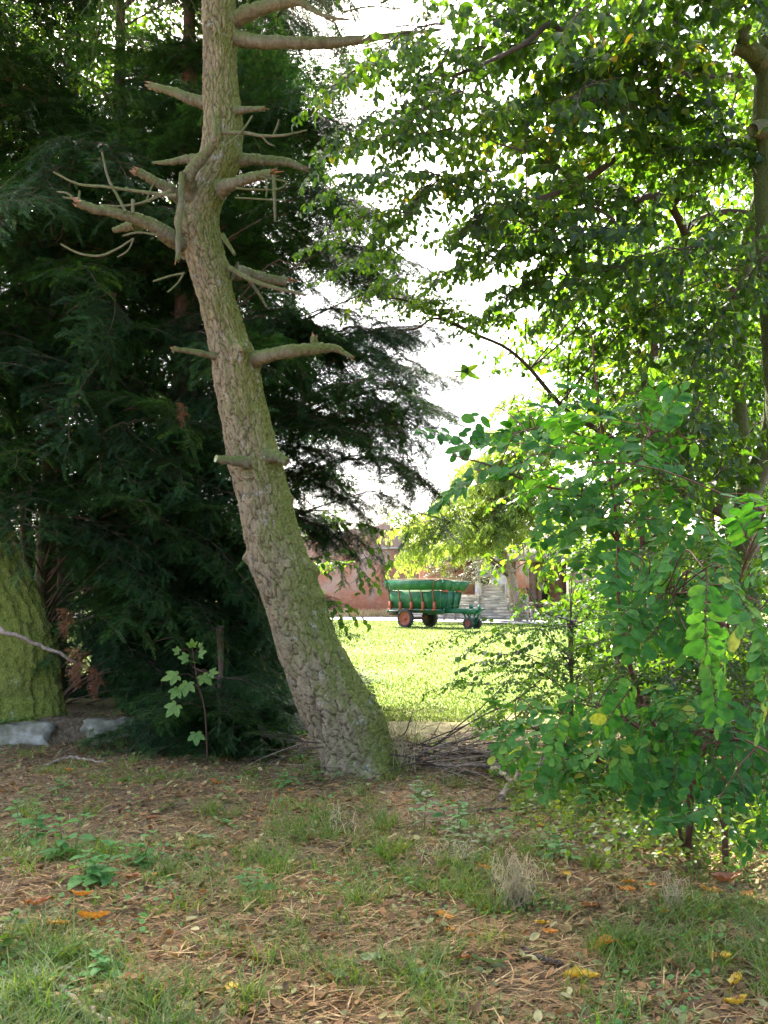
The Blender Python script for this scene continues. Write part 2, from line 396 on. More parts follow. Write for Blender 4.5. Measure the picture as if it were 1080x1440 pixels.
M['post_wood'] = plain_mat('grey timber', (0.25, 0.22, 0.18), (0.38, 0.34, 0.28), 5, 0.85, 0.2, stretch=(4, 4, 0.6))
M['green_paint'] = plain_mat('weathered green paint', (0.006, 0.060, 0.028), (0.014, 0.10, 0.048), 3.5, 0.55, 0.06, spec=0.3, c3=(0.055, 0.17, 0.10), detail=9)
M['dark_green'] = plain_mat('dark green frame paint', (0.012, 0.065, 0.042), (0.03, 0.12, 0.08), 5, 0.5, spec=0.4)
M['red_paint'] = plain_mat('faded red oxide paint', (0.19, 0.04, 0.024), (0.32, 0.085, 0.05), 9, 0.65, detail=6)
M['rust'] = plain_mat('rusty iron', (0.09, 0.035, 0.02), (0.20, 0.085, 0.045), 14, 0.8)
M['rubber'] = plain_mat('dusty tyre rubber', (0.022, 0.022, 0.022), (0.06, 0.057, 0.05), 10, 0.8)
M['grey_metal'] = plain_mat('grey galvanised metal', (0.25, 0.25, 0.26), (0.42, 0.42, 0.42), 8, 0.5, metal=0.4)
M['white_sheet'] = plain_mat('pale tarpaulin', (0.62, 0.64, 0.62), (0.78, 0.79, 0.77), 6, 0.6)
M['painted_shade'] = plain_mat('painted shade', (0.018, 0.014, 0.012), (0.04, 0.03, 0.025), 6, 0.9)  # near-black colour standing in for shade inside openings and behind the wheels
M['roof'] = plain_mat('grey roof tiles', (0.13, 0.105, 0.095), (0.24, 0.19, 0.17), 5, 0.85, 0.3, stretch=(1, 1, 4))
M['render'] = plain_mat('flaking whitewash', (0.30, 0.17, 0.12), (0.58, 0.52, 0.47), 1.3, 0.9, 0.2, detail=8, c3=(0.70, 0.67, 0.63))

def brick_mat(name, c1, c2, mortar, scale):
    m, N, L = mat(name)
    tc = N.new('ShaderNodeTexCoord'); sp = N.new('ShaderNodeSeparateXYZ'); cb = N.new('ShaderNodeCombineXYZ')
    L.new(tc.outputs['Object'], sp.inputs[0])
    ad = N.new('ShaderNodeMath'); ad.operation = 'ADD'; L.new(sp.outputs[0], ad.inputs[0]); L.new(sp.outputs[1], ad.inputs[1])
    L.new(ad.outputs[0], cb.inputs[0]); L.new(sp.outputs[2], cb.inputs[1])
    b = N.new('ShaderNodeTexBrick'); b.inputs['Scale'].default_value = scale
    b.inputs['Color1'].default_value = (*c1, 1); b.inputs['Color2'].default_value = (*c2, 1); b.inputs['Mortar'].default_value = (*mortar, 1)
    b.inputs['Mortar Size'].default_value = 0.022; b.inputs['Bias'].default_value = -0.1
    b.inputs['Brick Width'].default_value = 0.5; b.inputs['Row Height'].default_value = 0.17
    L.new(cb.outputs[0], b.inputs['Vector'])
    nz = N.new('ShaderNodeTexNoise'); nz.inputs['Scale'].default_value = 0.55; nz.inputs['Detail'].default_value = 8; nz.inputs['Roughness'].default_value = 0.7
    L.new(tc.outputs['Object'], nz.inputs['Vector'])
    r = ramp(N, [(0.44, (0, 0, 0)), (0.60, (0.8, 0.8, 0.8))]); L.new(nz.outputs['Fac'], r.inputs[0])
    zz = N.new('ShaderNodeMapRange'); zz.inputs[1].default_value = 1.5; zz.inputs[2].default_value = 5.5; zz.inputs[3].default_value = 0.0; zz.inputs[4].default_value = 0.35  # brick paled with height, painting in the glow that bleaches the wall top
    L.new(sp.outputs[2], zz.inputs[0])
    s2 = N.new('ShaderNodeMath'); s2.operation = 'ADD'; s2.use_clamp = True; L.new(r.outputs[0], s2.inputs[0]); L.new(zz.outputs[0], s2.inputs[1])
    mx = N.new('ShaderNodeMix'); mx.data_type = 'RGBA'; L.new(s2.outputs[0], mx.inputs[0]); L.new(b.outputs['Color'], mx.inputs[6])
    mx.inputs[7].default_value = (0.40, 0.29, 0.22, 1)
    p = N.new('ShaderNodeBsdfPrincipled'); p.inputs['Roughness'].default_value = 0.9; p.inputs['Specular IOR Level'].default_value = 0.15
    L.new(mx.outputs[2], p.inputs['Base Color'])
    bp = N.new('ShaderNodeBump'); bp.inputs['Strength'].default_value = 0.4; bp.inputs['Distance'].default_value = 0.02
    L.new(b.outputs['Fac'], bp.inputs['Height']); bp.invert = True; L.new(bp.outputs[0], p.inputs['Normal'])
    o = N.new('ShaderNodeOutputMaterial'); L.new(p.outputs[0], o.inputs[0])
    return m
M['brick'] = brick_mat('old red brick', (0.42, 0.125, 0.045), (0.30, 0.075, 0.03), (0.36, 0.25, 0.17), 2.2)
M['dark_brick'] = brick_mat('dark red brick', (0.21, 0.075, 0.045), (0.15, 0.05, 0.032), (0.22, 0.17, 0.14), 2.2)

def ground_mat():
    m, N, L = mat('soil turning to lawn')
    tc = N.new('ShaderNodeTexCoord'); sp = N.new('ShaderNodeSeparateXYZ'); L.new(tc.outputs['Object'], sp.inputs[0])
    def noise(sc, det=5, rough=0.65):
        n = N.new('ShaderNodeTexNoise'); n.inputs['Scale'].default_value = sc; n.inputs['Detail'].default_value = det; n.inputs['Roughness'].default_value = rough
        L.new(tc.outputs['Object'], n.inputs['Vector']); return n
    a = noise(0.9, 4); b = noise(28, 8, 0.75); c = noise(5, 6); d = noise(0.25, 4); e = noise(90, 3)
    soil = ramp(N, [(0.28, (0.026, 0.020, 0.012)), (0.48, (0.10, 0.072, 0.040)), (0.62, (0.20, 0.148, 0.084)), (0.78, (0.31, 0.25, 0.155))]); L.new(b.outputs['Fac'], soil.inputs[0])
    soil2 = ramp(N, [(0.35, (0.10, 0.085, 0.062)), (0.7, (0.20, 0.17, 0.125))]); L.new(e.outputs['Fac'], soil2.inputs[0])
    bare = ramp(N, [(0.56, (0, 0, 0)), (0.68, (0.85,) * 3)]); L.new(c.outputs['Fac'], bare.inputs[0])
    m1 = N.new('ShaderNodeMix'); m1.data_type = 'RGBA'; L.new(bare.outputs[0], m1.inputs[0]); L.new(soil.outputs[0], m1.inputs[6]); L.new(soil2.outputs[0], m1.inputs[7])
    lawn = ramp(N, [(0.25, (0.050, 0.088, 0.011)), (0.5, (0.080, 0.120, 0.018)), (0.75, (0.115, 0.142, 0.030))]); L.new(c.outputs['Fac'], lawn.inputs[0])
    dry = ramp(N, [(0.46, (0, 0, 0)), (0.66, (0.75,) * 3)]); L.new(d.outputs['Fac'], dry.inputs[0])
    m2 = N.new('ShaderNodeMix'); m2.data_type = 'RGBA'; L.new(dry.outputs[0], m2.inputs[0]); L.new(lawn.outputs[0], m2.inputs[6]); m2.inputs[7].default_value = (0.16, 0.165, 0.055, 1)
    # where the lawn begins
    k = N.new('ShaderNodeMath'); k.operation = 'MULTIPLY_ADD'; k.inputs[1].default_value = 7.0
    L.new(a.outputs['Fac'], k.inputs[0]); L.new(sp.outputs[1], k.inputs[2])
    mr = N.new('ShaderNodeMapRange'); mr.inputs[1].default_value = 13.6; mr.inputs[2].default_value = 16.6; L.new(k.outputs[0], mr.inputs[0])
    m3 = N.new('ShaderNodeMix'); m3.data_type = 'RGBA'; L.new(mr.outputs[0], m3.inputs[0]); L.new(m1.outputs[2], m3.inputs[6]); L.new(m2.outputs[2], m3.inputs[7])
    p = N.new('ShaderNodeBsdfPrincipled'); p.inputs['Roughness'].default_value = 0.95; p.inputs['Specular IOR Level'].default_value = 0.1
    L.new(m3.outputs[2], p.inputs['Base Color'])
    bp = N.new('ShaderNodeBump'); bp.inputs['Strength'].default_value = 0.6; bp.inputs['Distance'].default_value = 0.03
    L.new(b.outputs['Fac'], bp.inputs['Height']); L.new(bp.outputs[0], p.inputs['Normal'])
    o = N.new('ShaderNodeOutputMaterial'); L.new(p.outputs[0], o.inputs[0])
    return m
M['ground'] = ground_mat()

# ---------------------------------------------------------------- leaf templates (x = from the stalk to the tip, z = upper face)
def leaf_tpl(L=1.0, W=0.5, n=5, fold=0.18, droop=0.15, peak=0.42, tip=1.0, stalk=0.0, tooth=0.0):
    t = np.linspace(0, 1, n + 1)
    pw = math.log(0.5) / math.log(peak)
    w = np.sin(np.pi * np.clip(t ** pw, 0, 1)) ** (0.75 if tip <= 1 else 0.55) * W / 2
    w[0] = 0.0; w[-1] = 0.0
    if tooth:
        w = w * (1 + tooth * np.where(np.arange(n + 1) % 2 == 0, -1, 1))
    x = stalk + t * L
    z = -droop * L * t ** 2
    V = [[x[0], 0, z[0]]]
    for i in range(1, n):
        V += [[x[i], 0, z[i]], [x[i] - tooth * L / n, w[i], z[i] + fold * w[i]], [x[i] - tooth * L / n, -w[i], z[i] + fold * w[i]]]
    V.append([x[-1], 0, z[-1]])
    T, Q = [], []
    c = lambda i: 0 if i == 0 else (1 + 3 * (i - 1) if i < n else 1 + 3 * (n - 1))
    T += [[0, c(1), c(1) + 1], [0, c(1) + 2, c(1)]]
    for i in range(1, n - 1):
        a, b = c(i), c(i + 1)
        Q += [[a, b, b + 1, a + 1], [a, a + 2, b + 2, b]]
    a, b = c(n - 1), c(n)
    T += [[a, b, a + 1], [a, a + 2, b]]
    V = np.array(V, float)
    fs = [np.array(T)]
    if Q: fs.append(np.array(Q))
    return V, fs

def merge_tpl(items):
    """items: list of (tpl, M(3,3), loc, scale)"""
    Vs, T, Q, n = [], [], [], 0
    for (V, fs), Mx, loc, sc in items:
        Vs.append(V @ np.asarray(Mx).T * sc + np.asarray(loc))
        for f in fs:
            (T if f.shape[1] == 3 else Q).append(f + n)
        n += len(V)
    fs = []
    if T: fs.append(np.concatenate(T))
    if Q: fs.append(np.concatenate(Q))
    return np.concatenate(Vs), fs

LEAF = leaf_tpl(1.0, 0.62, 5, 0.22, 0.22)
LEAF_FAR = leaf_tpl(1.0, 0.55, 3, 0.2, 0.15)
ROUND = leaf_tpl(1.0, 0.82, 5, 0.15, 0.12, peak=0.5, tip=2)
LEAFLET = leaf_tpl(1.0, 0.58, 8, 0.20, 0.10, peak=0.52, tip=2, stalk=0.06)
NETTLE = leaf_tpl(1.0, 0.56, 12, 0.16, 0.25, peak=0.36, tooth=0.12)
WILLOW = leaf_tpl(1.0, 0.26, 3, 0.2, 0.2)

def needle_shoot(seed, L=0.14, nl=0.031, nw=0.0068, per=12, up=0.12):
    r = np.random.default_rng(seed)
    V, Qs = [], []
    for s in (-1, 1):
        for i in range(per):
            t = (i + 0.5 + 0.3 * r.standard_normal()) / per
            a = R(62 - 22 * t + 7 * r.standard_normal())
            ln = nl * (1 - 0.35 * t) * (0.85 + 0.3 * r.random())
            d = np.array([math.cos(a), s * math.sin(a), up + 0.12 * r.standard_normal()])
            p = np.array([t * L, 0, -0.10 * L * t * t])
            sd = nrm(np.array([-s * d[1] * s, d[0], 0.0])) if False else nrm(np.cross(d, [0, 0, 1]))
            k = len(V)
            V += [p, p + d * ln * 0.45 + sd * nw / 2, p + d * ln, p + d * ln * 0.45 - sd * nw / 2]
            Qs.append([k, k + 1, k + 2, k + 3])
    k = len(V)
    V += [[0, -0.0012, 0], [0, 0.0012, 0], [L, 0.0006, -0.1 * L], [L, -0.0006, -0.1 * L]]
    Qs.append([k, k + 1, k + 2, k + 3])
    return np.array(V, float), [np.array(Qs)]

# ---------------------------------------------------------------- boughs: a limb tip with twigs and foliage along local +x
def bough_mesh(name, seed, kind, L=1.6, wood='twig', leaf='leaf', tpl=LEAF, size=0.075, sides=12, side_len=0.6, gap=0.045, droop=0.25, per_twig=1.0, flat=0.6, sub=2, sway=0.10, hang=0.0, r0=0.012):
    r = np.random.default_rng(seed)
    mb = MB()
    n = 14
    t = np.linspace(0, 1, n)
    ax = np.stack([t * L, sway * L * np.cumsum(r.standard_normal(n)) / n * 1.2, -droop * L * t ** 2 + 0.05 * L * np.sin(t * 3 + r.random() * 6) + 0.03 * L * np.cumsum(r.standard_normal(n)) / 3], -1)
    ax -= ax[0]
    mb.tube(ax, r0 * (1 - 0.8 * t), 5, 0)
    P_, D_ = [], []
    def run(p, d, ln, level, rad):
        k = max(3, int(ln / 0.07))
        pts = [p]; dd = nrm(d)
        for i in range(k):
            dd = nrm(dd + 0.13 * r.standard_normal(3) * np.array([1, 1, 0.7]) + np.array([0, 0, -0.05 - hang * 0.25 * (i / k)]))
            pts.append(pts[-1] + dd * ln / k)
        pts = np.array(pts)
        mb.tube(pts, rad * np.linspace(1, 0.3, len(pts)), 4 if level == 0 else 3, 0, cap=False)
        s = np.arange(gap * 0.6, ln, gap / per_twig)
        if len(s):
            seg = np.clip((s / ln * k).astype(int), 0, k - 1)
            fr = (s / ln * k - seg)[:, None]
            q = pts[seg] * (1 - fr) + pts[seg + 1] * fr
            P_.append(q); D_.append(nrm(pts[seg + 1] - pts[seg]))
        P_.append(pts[-1:]); D_.append(nrm(pts[-1:] - pts[-2:-1]))
        if level < sub - 1:
            m = max(1, int(ln / (0.16 if kind != 'yew' else 0.10)))
            for j in range(m):
                tt = (j + 0.6 + 0.4 * r.random()) / (m + 0.6)
                i = min(int(tt * k), k - 1)
                e = nrm(pts[i + 1] - pts[i])
                side = nrm(np.cross([0, 0, 1], e)) * (1 if j % 2 else -1)
                a = R(48 + 14 * r.standard_normal())
                run(pts[i], e * math.cos(a) + side * math.sin(a) + np.array([0, 0, 0.18 * r.standard_normal()]), ln * (0.55 - 0.2 * tt) * (0.7 + 0.5 * r.random()), level + 1, rad * 0.5)
    for j in range(sides):
        tt = 0.10 + 0.88 * (j + 0.7 * r.random()) / sides
        i = min(int(tt * (n - 1)), n - 2)
        e = nrm(ax[i + 1] - ax[i])
        side = nrm(np.cross([0, 0, 1], e)) * (1 if j % 2 else -1)
        a = R(52 + 14 * r.standard_normal())
        tilt = 0.5 * (1 - flat) * r.standard_normal()
        run(ax[i], e * math.cos(a) + side * math.sin(a) + np.array([0, 0, tilt]), side_len * (1.05 - 0.7 * tt) * (0.65 + 0.6 * r.random()), 0, r0 * 0.5)
    run(ax[-1], ax[-1] - ax[-2], side_len * 0.5, 0, r0 * 0.4)
    Pp, Dd = np.concatenate(P_), np.concatenate(D_)
    K = len(Pp)
    sgn = np.where(np.arange(K) % 2 == 0, 1.0, -1.0)
    side = nrm(np.cross(np.array([0, 0, 1.0]), Dd)) * sgn[:, None]
    if kind == 'yew':
        a = R(50) + 0.25 * r.standard_normal(K)
        d = Dd * np.cos(a)[:, None] + side * np.sin(a)[:, None] + np.stack([np.zeros(K), np.zeros(K), -0.15 + 0.22 * r.standard_normal(K)], -1)
        fr = frames(d, np.tile([0, 0, 1.0], (K, 1)) + 0.25 * r.standard_normal((K, 3)))
        which = r.integers(0, len(tpl), K); reach = np.linalg.norm(Pp, axis=1) / L
        tint = np.clip(0.15 + 0.55 * r.random(K) * (0.4 + reach) + 0.15 * r.standard_normal(K), 0, 1)  # outer shoots tinted lighter, painting the lit tips of the sprays
        sc = (0.8 + 0.65 * r.random(K))
        for q in range(len(tpl)):
            sel = which == q
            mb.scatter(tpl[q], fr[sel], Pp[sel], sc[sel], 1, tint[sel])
    else:
        a = R(58) + 0.35 * r.standard_normal(K)
        d = Dd * np.cos(a)[:, None] + side * np.sin(a)[:, None] + np.stack([np.zeros(K), np.zeros(K), -0.30 - hang + 0.30 * r.standard_normal(K)], -1)
        up = np.tile([0, 0, 1.0], (K, 1)) + 0.55 * r.standard_normal((K, 3))
        fr = frames(d, up, 0.35 * r.standard_normal(K))
        sc = size * (0.6 + 0.65 * r.random(K))
        off = nrm(d) * size * 0.15
        mb.scatter(tpl, fr, Pp + off, sc, 1)
    return mb.mesh(name, [M[wood], M[leaf]])

SHOOTS = [needle_shoot(i) for i in range(4)]
SHOOTS_FAR = [needle_shoot(10 + i, 0.16, 0.034, 0.009, 9) for i in range(3)]
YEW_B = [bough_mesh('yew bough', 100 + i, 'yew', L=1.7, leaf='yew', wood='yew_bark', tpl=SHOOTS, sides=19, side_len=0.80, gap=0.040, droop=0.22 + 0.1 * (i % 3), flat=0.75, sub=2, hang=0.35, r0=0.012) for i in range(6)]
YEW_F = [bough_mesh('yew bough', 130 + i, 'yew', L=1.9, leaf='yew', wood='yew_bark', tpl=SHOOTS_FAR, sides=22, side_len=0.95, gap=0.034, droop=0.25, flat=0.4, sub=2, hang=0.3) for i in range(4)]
LEAF_B = [bough_mesh('leafy bough', 200 + i, 'leaf', L=1.5, tpl=LEAF, size=0.094, sides=15, side_len=0.66, gap=0.048, droop=0.22, flat=0.25, sub=2, hang=0.3) for i in range(7)]
BACK_B = [bough_mesh('leafy bough', 240 + i, 'leaf', L=2.0, leaf='back_leaf', tpl=LEAF_FAR, size=0.10, sides=13, side_len=0.9, gap=0.075, droop=0.2, flat=0.2, sub=2, hang=0.2) for i in range(4)]
BERRY_B = [bough_mesh('leafy bough', 260 + i, 'leaf', L=1.0, leaf='berry_leaf', tpl=ROUND, size=0.045, sides=11, side_len=0.42, gap=0.032, droop=0.32, flat=0.4, sub=2, hang=0.15, r0=0.006) for i in range(4)]
BUSH_B = [bough_mesh('leafy bough', 280 + i, 'leaf', L=1.1, leaf='leaf', tpl=LEAF, size=0.075, sides=13, side_len=0.52, gap=0.042, droop=0.15, flat=0.2, sub=2, r0=0.008) for i in range(4)]
WILLOW_B = [bough_mesh('weeping bough', 300 + i, 'leaf', L=2.4, leaf='willow_leaf', tpl=WILLOW, size=0.20, sides=15, side_len=1.2, gap=0.055, droop=0.5, flat=0.3, sub=2, hang=0.7, r0=0.02) for i in range(4)]
GREY_B = [bough_mesh('leafy bough', 320 + i, 'leaf', L=1.6, leaf='grey_leaf', tpl=LEAF_FAR, size=0.11, sides=12, side_len=0.8, gap=0.07, droop=0.2, flat=0.2, sub=2) for i in range(2)]
def larch_bough(seed):
    r = np.random.default_rng(seed); mb = MB()
    n = 16; t = np.linspace(0, 1, n); L = 1.3
    ax = np.stack([t * L, 0.12 * np.sin(t * 4 + seed), -0.12 * t ** 2 + 0.03 * np.sin(t * 9)], -1)
    mb.tube(ax, 0.011 * (1 - 0.8 * t), 5, 0)
    for j in range(26):
        tt = 0.08 + 0.9 * r.random(); i = min(int(tt * (n - 1)), n - 2)
        ln = 0.25 + 0.35 * r.random(); k = 9
        d = np.array([0.35, 0.7 * r.standard_normal(), -0.7]); pts = [ax[i]]
        for q in range(k):
            d = nrm(d + 0.12 * r.standard_normal(3) + np.array([0, 0, -0.08])); pts.append(pts[-1] + d * ln / k)
        pts = np.array(pts); mb.tube(pts, np.linspace(0.003, 0.0015, k + 1), 3, 0, cap=False)
        m = int(ln / 0.012)
        s = np.clip(r.random(m) * k, 0, k - 0.01); si = s.astype(int); q = pts[si] + (pts[si + 1] - pts[si]) * (s - si)[:, None]
        for _ in range(3):
            dd = nrm(r.standard_normal((m, 3)) + (pts[si + 1] - pts[si]) * 12)
            mb.scatter(NEEDLE, frames(dd, np.tile([0.1, 0.2, 1.0], (m, 1))), q, 0.026 * (0.7 + 0.6 * r.random(m)), 1)
    return mb.mesh('needle bough', [M['branch_bark'], M['pine_needles']])
NEEDLE = (np.array([[0, 0, 0], [0.5, 0.05, 0], [1, 0, 0], [0.5, -0.05, 0]], float), [np.array([[0, 1, 2, 3]])])
LARCH_B = [larch_bough(340 + i) for i in range(3)]

def in_poly(x, y, poly):
    c = False; n = len(poly); j = n - 1
    for i in range(n):
        xi, yi = poly[i]; xj, yj = poly[j]
        if (yi > y) != (yj > y) and x < (xj - xi) * (y - yi) / (yj - yi) + xi: c = not c
        j = i
    return c

def spots(poly, n, seed):
    """n well spread points inside a polygon"""
    r = np.random.default_rng(seed)
    x0, y0 = np.min(poly, 0); x1, y1 = np.max(poly, 0)
    cand = []
    while len(cand) < n * 12:
        x, y = r.uniform(x0, x1), r.uniform(y0, y1)
        if in_poly(x, y, poly): cand.append((x, y))
    cand = np.array(cand); out = [cand[0]]
    d = np.linalg.norm(cand - cand[0], axis=1)
    while len(out) < n:
        k = int(np.argmax(d * (0.75 + 0.5 * r.random(len(d))))); out.append(cand[k]); d = np.minimum(d, np.linalg.norm(cand - cand[k], axis=1))
    return np.array(out)

def put(root, name, me, loc, d, scale, roll=0.0, Lref=1.0, up=(0, 0, 1)):
    """one bough as a part of its tree: base at loc, growing along d"""
    o = bpy.data.objects.new(name, me)
    COL.objects.link(o)
    fr = frames(np.array([d], float), np.array([up], float), np.array([roll]))[0]
    mtx = Matrix([[*fr[0], loc[0]], [*fr[1], loc[1]], [*fr[2], loc[2]], [0, 0, 0, 1]]) @ Matrix.Scale(scale, 4)
    o.parent = root
    o.matrix_parent_inverse = Matrix.Identity(4)
    o.matrix_basis = Matrix.Translation(-root.location) @ mtx if root.rotation_euler.z == 0 else root.matrix_basis.inverted() @ mtx
    return o

def crown(root, protos, poly, n, Yr, axis, seed, L, name='bough', scale=(0.8, 1.2), dz=0.0, jit=0.35, limbs=None, trunk_path=None, limb_r=0.02, sidebias=None, keep_clear=None):
    r = np.random.default_rng(seed)
    pts = spots(poly, n, seed)
    for k, (px, py) in enumerate(pts):
        Y = Yr[0] + (Yr[1] - Yr[0]) * r.random()
        if keep_clear is not None and px > keep_clear[0]: Y = max(Y, keep_clear[1] + 1.2 * r.random())
        c = P(px, py, Y)
        if c[2] < 0.15: continue
        ax = np.array([axis[0], axis[1], 0.0])
        out = np.array([c[0] - ax[0], c[1] - ax[1], 0.0]); 
        d = nrm(out) + jit * r.standard_normal(3) + np.array([0, 0, dz])
        if sidebias is not None: d = d + np.array(sidebias)
        d = nrm(d)
        sc = scale[0] + (scale[1] - scale[0]) * r.random()
        base = c - d * L * sc * 0.55
        put(root, name, protos[int(r.integers(len(protos)))], base, d, sc, 0.25 * r.standard_normal())
        if limbs is not None and trunk_path is not None:
            tp = np.asarray(trunk_path)
            hd = np.linalg.norm((tp - base)[:, :2], axis=1)
            want = base[2] - 0.45 * hd
            i = int(np.argmin(np.abs(tp[:, 2] - want) + 0.6 * hd))
            a = tp[i]; mid = (a + base) / 2 + np.array([0.12 * r.standard_normal(), 0.12 * r.standard_normal(), 0.08 * np.linalg.norm(base - a) + 0.05 * r.standard_normal()])
            q = smoothpath([a, mid, base, base + d * 0.25], 14)
            ln = np.linalg.norm(base - a)
            limbs.tube(q, limb_r * (0.6 + 0.35 * ln) * np.linspace(1, 0.35, 14), 6, 0, attr=0)

# ---------------------------------------------------------------- detailed bark trunk
def worley(u, v, nu, nv, seed, an=1.0):
    r = np.random.default_rng(seed); J = r.random((nv + 4, nu, 2)); Hh = r.random((nv + 4, nu))
    iu = np.floor(u).astype(int); iv = np.floor(v).astype(int)
    F1 = np.full(u.shape, 9.0); F2 = np.full(u.shape, 9.0); hh = np.zeros(u.shape)
    for a in (-1, 0, 1):
        for b in (-1, 0, 1):
            cu = iu + a; cv = np.clip(iv + b, -1, nv + 1)
            j = J[cv + 1, cu % nu]
            d = np.hypot(cu + j[..., 0] - u, (cv + j[..., 1] - v) * an)
            h = Hh[cv + 1, cu % nu]
            upd = d < F1
            F2 = np.where(upd, F1, np.minimum(F2, d)); hh = np.where(upd, h, hh); F1 = np.where(upd, d, F1)
    return F1, F2, hh

def bark_trunk(mb, yz, left, right, rows, sides, plate_w=0.06, plate_h=0.13, depth=0.018, seed=3, depth_ratio=0.9, lump=0.012, ridge=False, knots=(), mat=0):
    """yz: list of (Y, z); left/right: world x of both edges on each; horizontal rings"""
    yz = np.asarray(yz, float); c = (np.asarray(left) + np.asarray(right)) / 2; h = (np.asarray(right) - np.asarray(left)) / 2
    path = smoothpath(np.column_stack([c, yz[:, 0], yz[:, 1]]), rows)
    d = np.concatenate([[0], np.cumsum(np.linalg.norm(np.diff(path, axis=0), axis=1))])
    hw = np.interp(path[:, 2], yz[:, 1], h)
    for _ in range(6): hw[1:-1] = (hw[:-2] + 2 * hw[1:-1] + hw[2:]) / 4
    th = np.linspace(0, 2 * np.pi, sides, endpoint=False)
    TH, DD = np.meshgrid(th, d)
    Rm = hw.mean(); nu = max(6, int(2 * np.pi * Rm / plate_w)); nv = int(d[-1] / plate_h) + 2
    wob = 1.0 * (fbm(TH * 2.5, DD * 7, seed, 4) - 0.5) * 2
    u = TH / (2 * np.pi) * nu + wob * np.sin(TH / 2) ** 0.5; v = DD / plate_h + 1.6 * (fbm(TH * 4 + 9, DD * 7, seed + 5, 4) - 0.5)
    F1, F2, hh = worley(u, v, nu, nv, seed, 0.75)
    e = np.clip((F2 - F1) / ((0.07 + 0.16 * fbm(TH * 2, DD * 3, seed + 2, 3)) if not ridge else 0.35), 0, 1); e = e * e * (3 - 2 * e)
    F1b, F2b, hb = worley(u * 2.0, v * 2.3, nu * 2, int(nv * 2.3) + 3, seed + 1, 0.8)
    e2 = np.clip((F2b - F1b) / 0.2, 0, 1)
    disp = depth * ((e - 1) * 0.9 + (hh - 0.5) * 0.7 + (e2 - 1) * 0.3 + (e2 - 1) * 0.25 * hb + 0.6 * (fbm(TH * 12, DD * 30, 3, 4) - 0.5))
    rad = hw[:, None] * (1 + 0.0 * TH) + disp + lump * 2 * (fbm(TH * 1.0 + 4 * np.cos(TH), DD * 2.2, seed + 8, 3) - 0.5)
    for (kt, kd, kr, ka) in knots:
        dd2 = ((np.angle(np.exp(1j * (TH - kt))) * Rm) ** 2 + (DD - kd) ** 2) / kr ** 2
        rad = rad + ka * np.exp(-dd2)
    Vx = path[:, 0][:, None] + rad * np.cos(TH)
    Vy = path[:, 1][:, None] + rad * depth_ratio * np.sin(TH)
    Vz = path[:, 2][:, None] + 0 * TH
    V = np.stack([Vx, Vy, Vz], -1).reshape(-1, 3)
    i = np.arange(rows - 1)[:, None] * sides; j = np.arange(sides)[None]; j2 = (j + 1) % sides
    Fq = np.stack([i + j, i + j2, i + sides + j2, i + sides + j], -1).reshape(-1, 4)
    mb.add(V, [Fq, np.arange(sides)[None, ::-1], ((rows - 1) * sides + np.arange(sides))[None]], mat, (np.clip(1 - 1.7 * e, 0, 1) * 0.85 + 0.25 * (1 - e2) * (hb > .5)).clip(0, 1).ravel())
    return path, hw

# ================================================================ THE SETTING
def axis_steps(segs):
    out = []
    for a, b, n in segs: out += list(np.linspace(a, b, n, endpoint=False))
    return np.array(out + [segs[-1][1]])
gx = axis_steps([(-700, -60, 8), (-60, -6, 27), (-6, 6, 300), (6, 60, 27), (60, 700, 8)])
gy = axis_steps([(-80, 2.5, 30), (2.5, 12, 260), (12, 70, 90), (70, 1500, 14)])
GX, GY = np.meshgrid(gx, gy)
mb = MB()
nx, ny = len(gx), len(gy)
ii = (np.arange(ny - 1)[:, None] * nx + np.arange(nx - 1)[None]).ravel()
mb.add(np.stack([GX, GY, gh(GX, GY)], -1).reshape(-1, 3), [np.stack([ii, ii + 1, ii + nx + 1, ii + nx], -1)])
setting(mb.build('ground', M['ground'], smooth=True))

def strip(name, near, far, m, z, n=24):
    """a sheet between two ground lines"""
    a = smoothpath(near, n); b = smoothpath(far, n)
    a = np.column_stack([a[:, 0], a[:, 1], gh(a[:, 0], a[:, 1]) + z]); b = np.column_stack([b[:, 0], b[:, 1], gh(b[:, 0], b[:, 1]) + z])
    q = MB(); k = np.arange(n - 1)
    q.add(np.vstack([a, b]), [np.stack([k, k + 1, k + 1 + n, k + n], -1)])
    return setting(q.build(name, m))
Lx = lambda px, Y: (px - 540) / F_PX * Y * 1.0
road_near = [(-40, 62.0), (-4, 54.0), (1.0, 51.6), (5.6, 47.6), (9.3, 45.2), (13, 43.0), (40, 33)]
road_far = [(-40, 70.5), (-4, 62.0), (1.5, 58.5), (6.0, 53.5), (9.6, 50.0), (14, 47.0), (40, 37)]
strip('road', road_near, road_far, M['asphalt'], 0.035)
strip('verge_kerb', [(x, y - 0.9) for x, y in road_near], [(x, y + 0.3) for x, y in road_near], M['kerb'], 0.04)

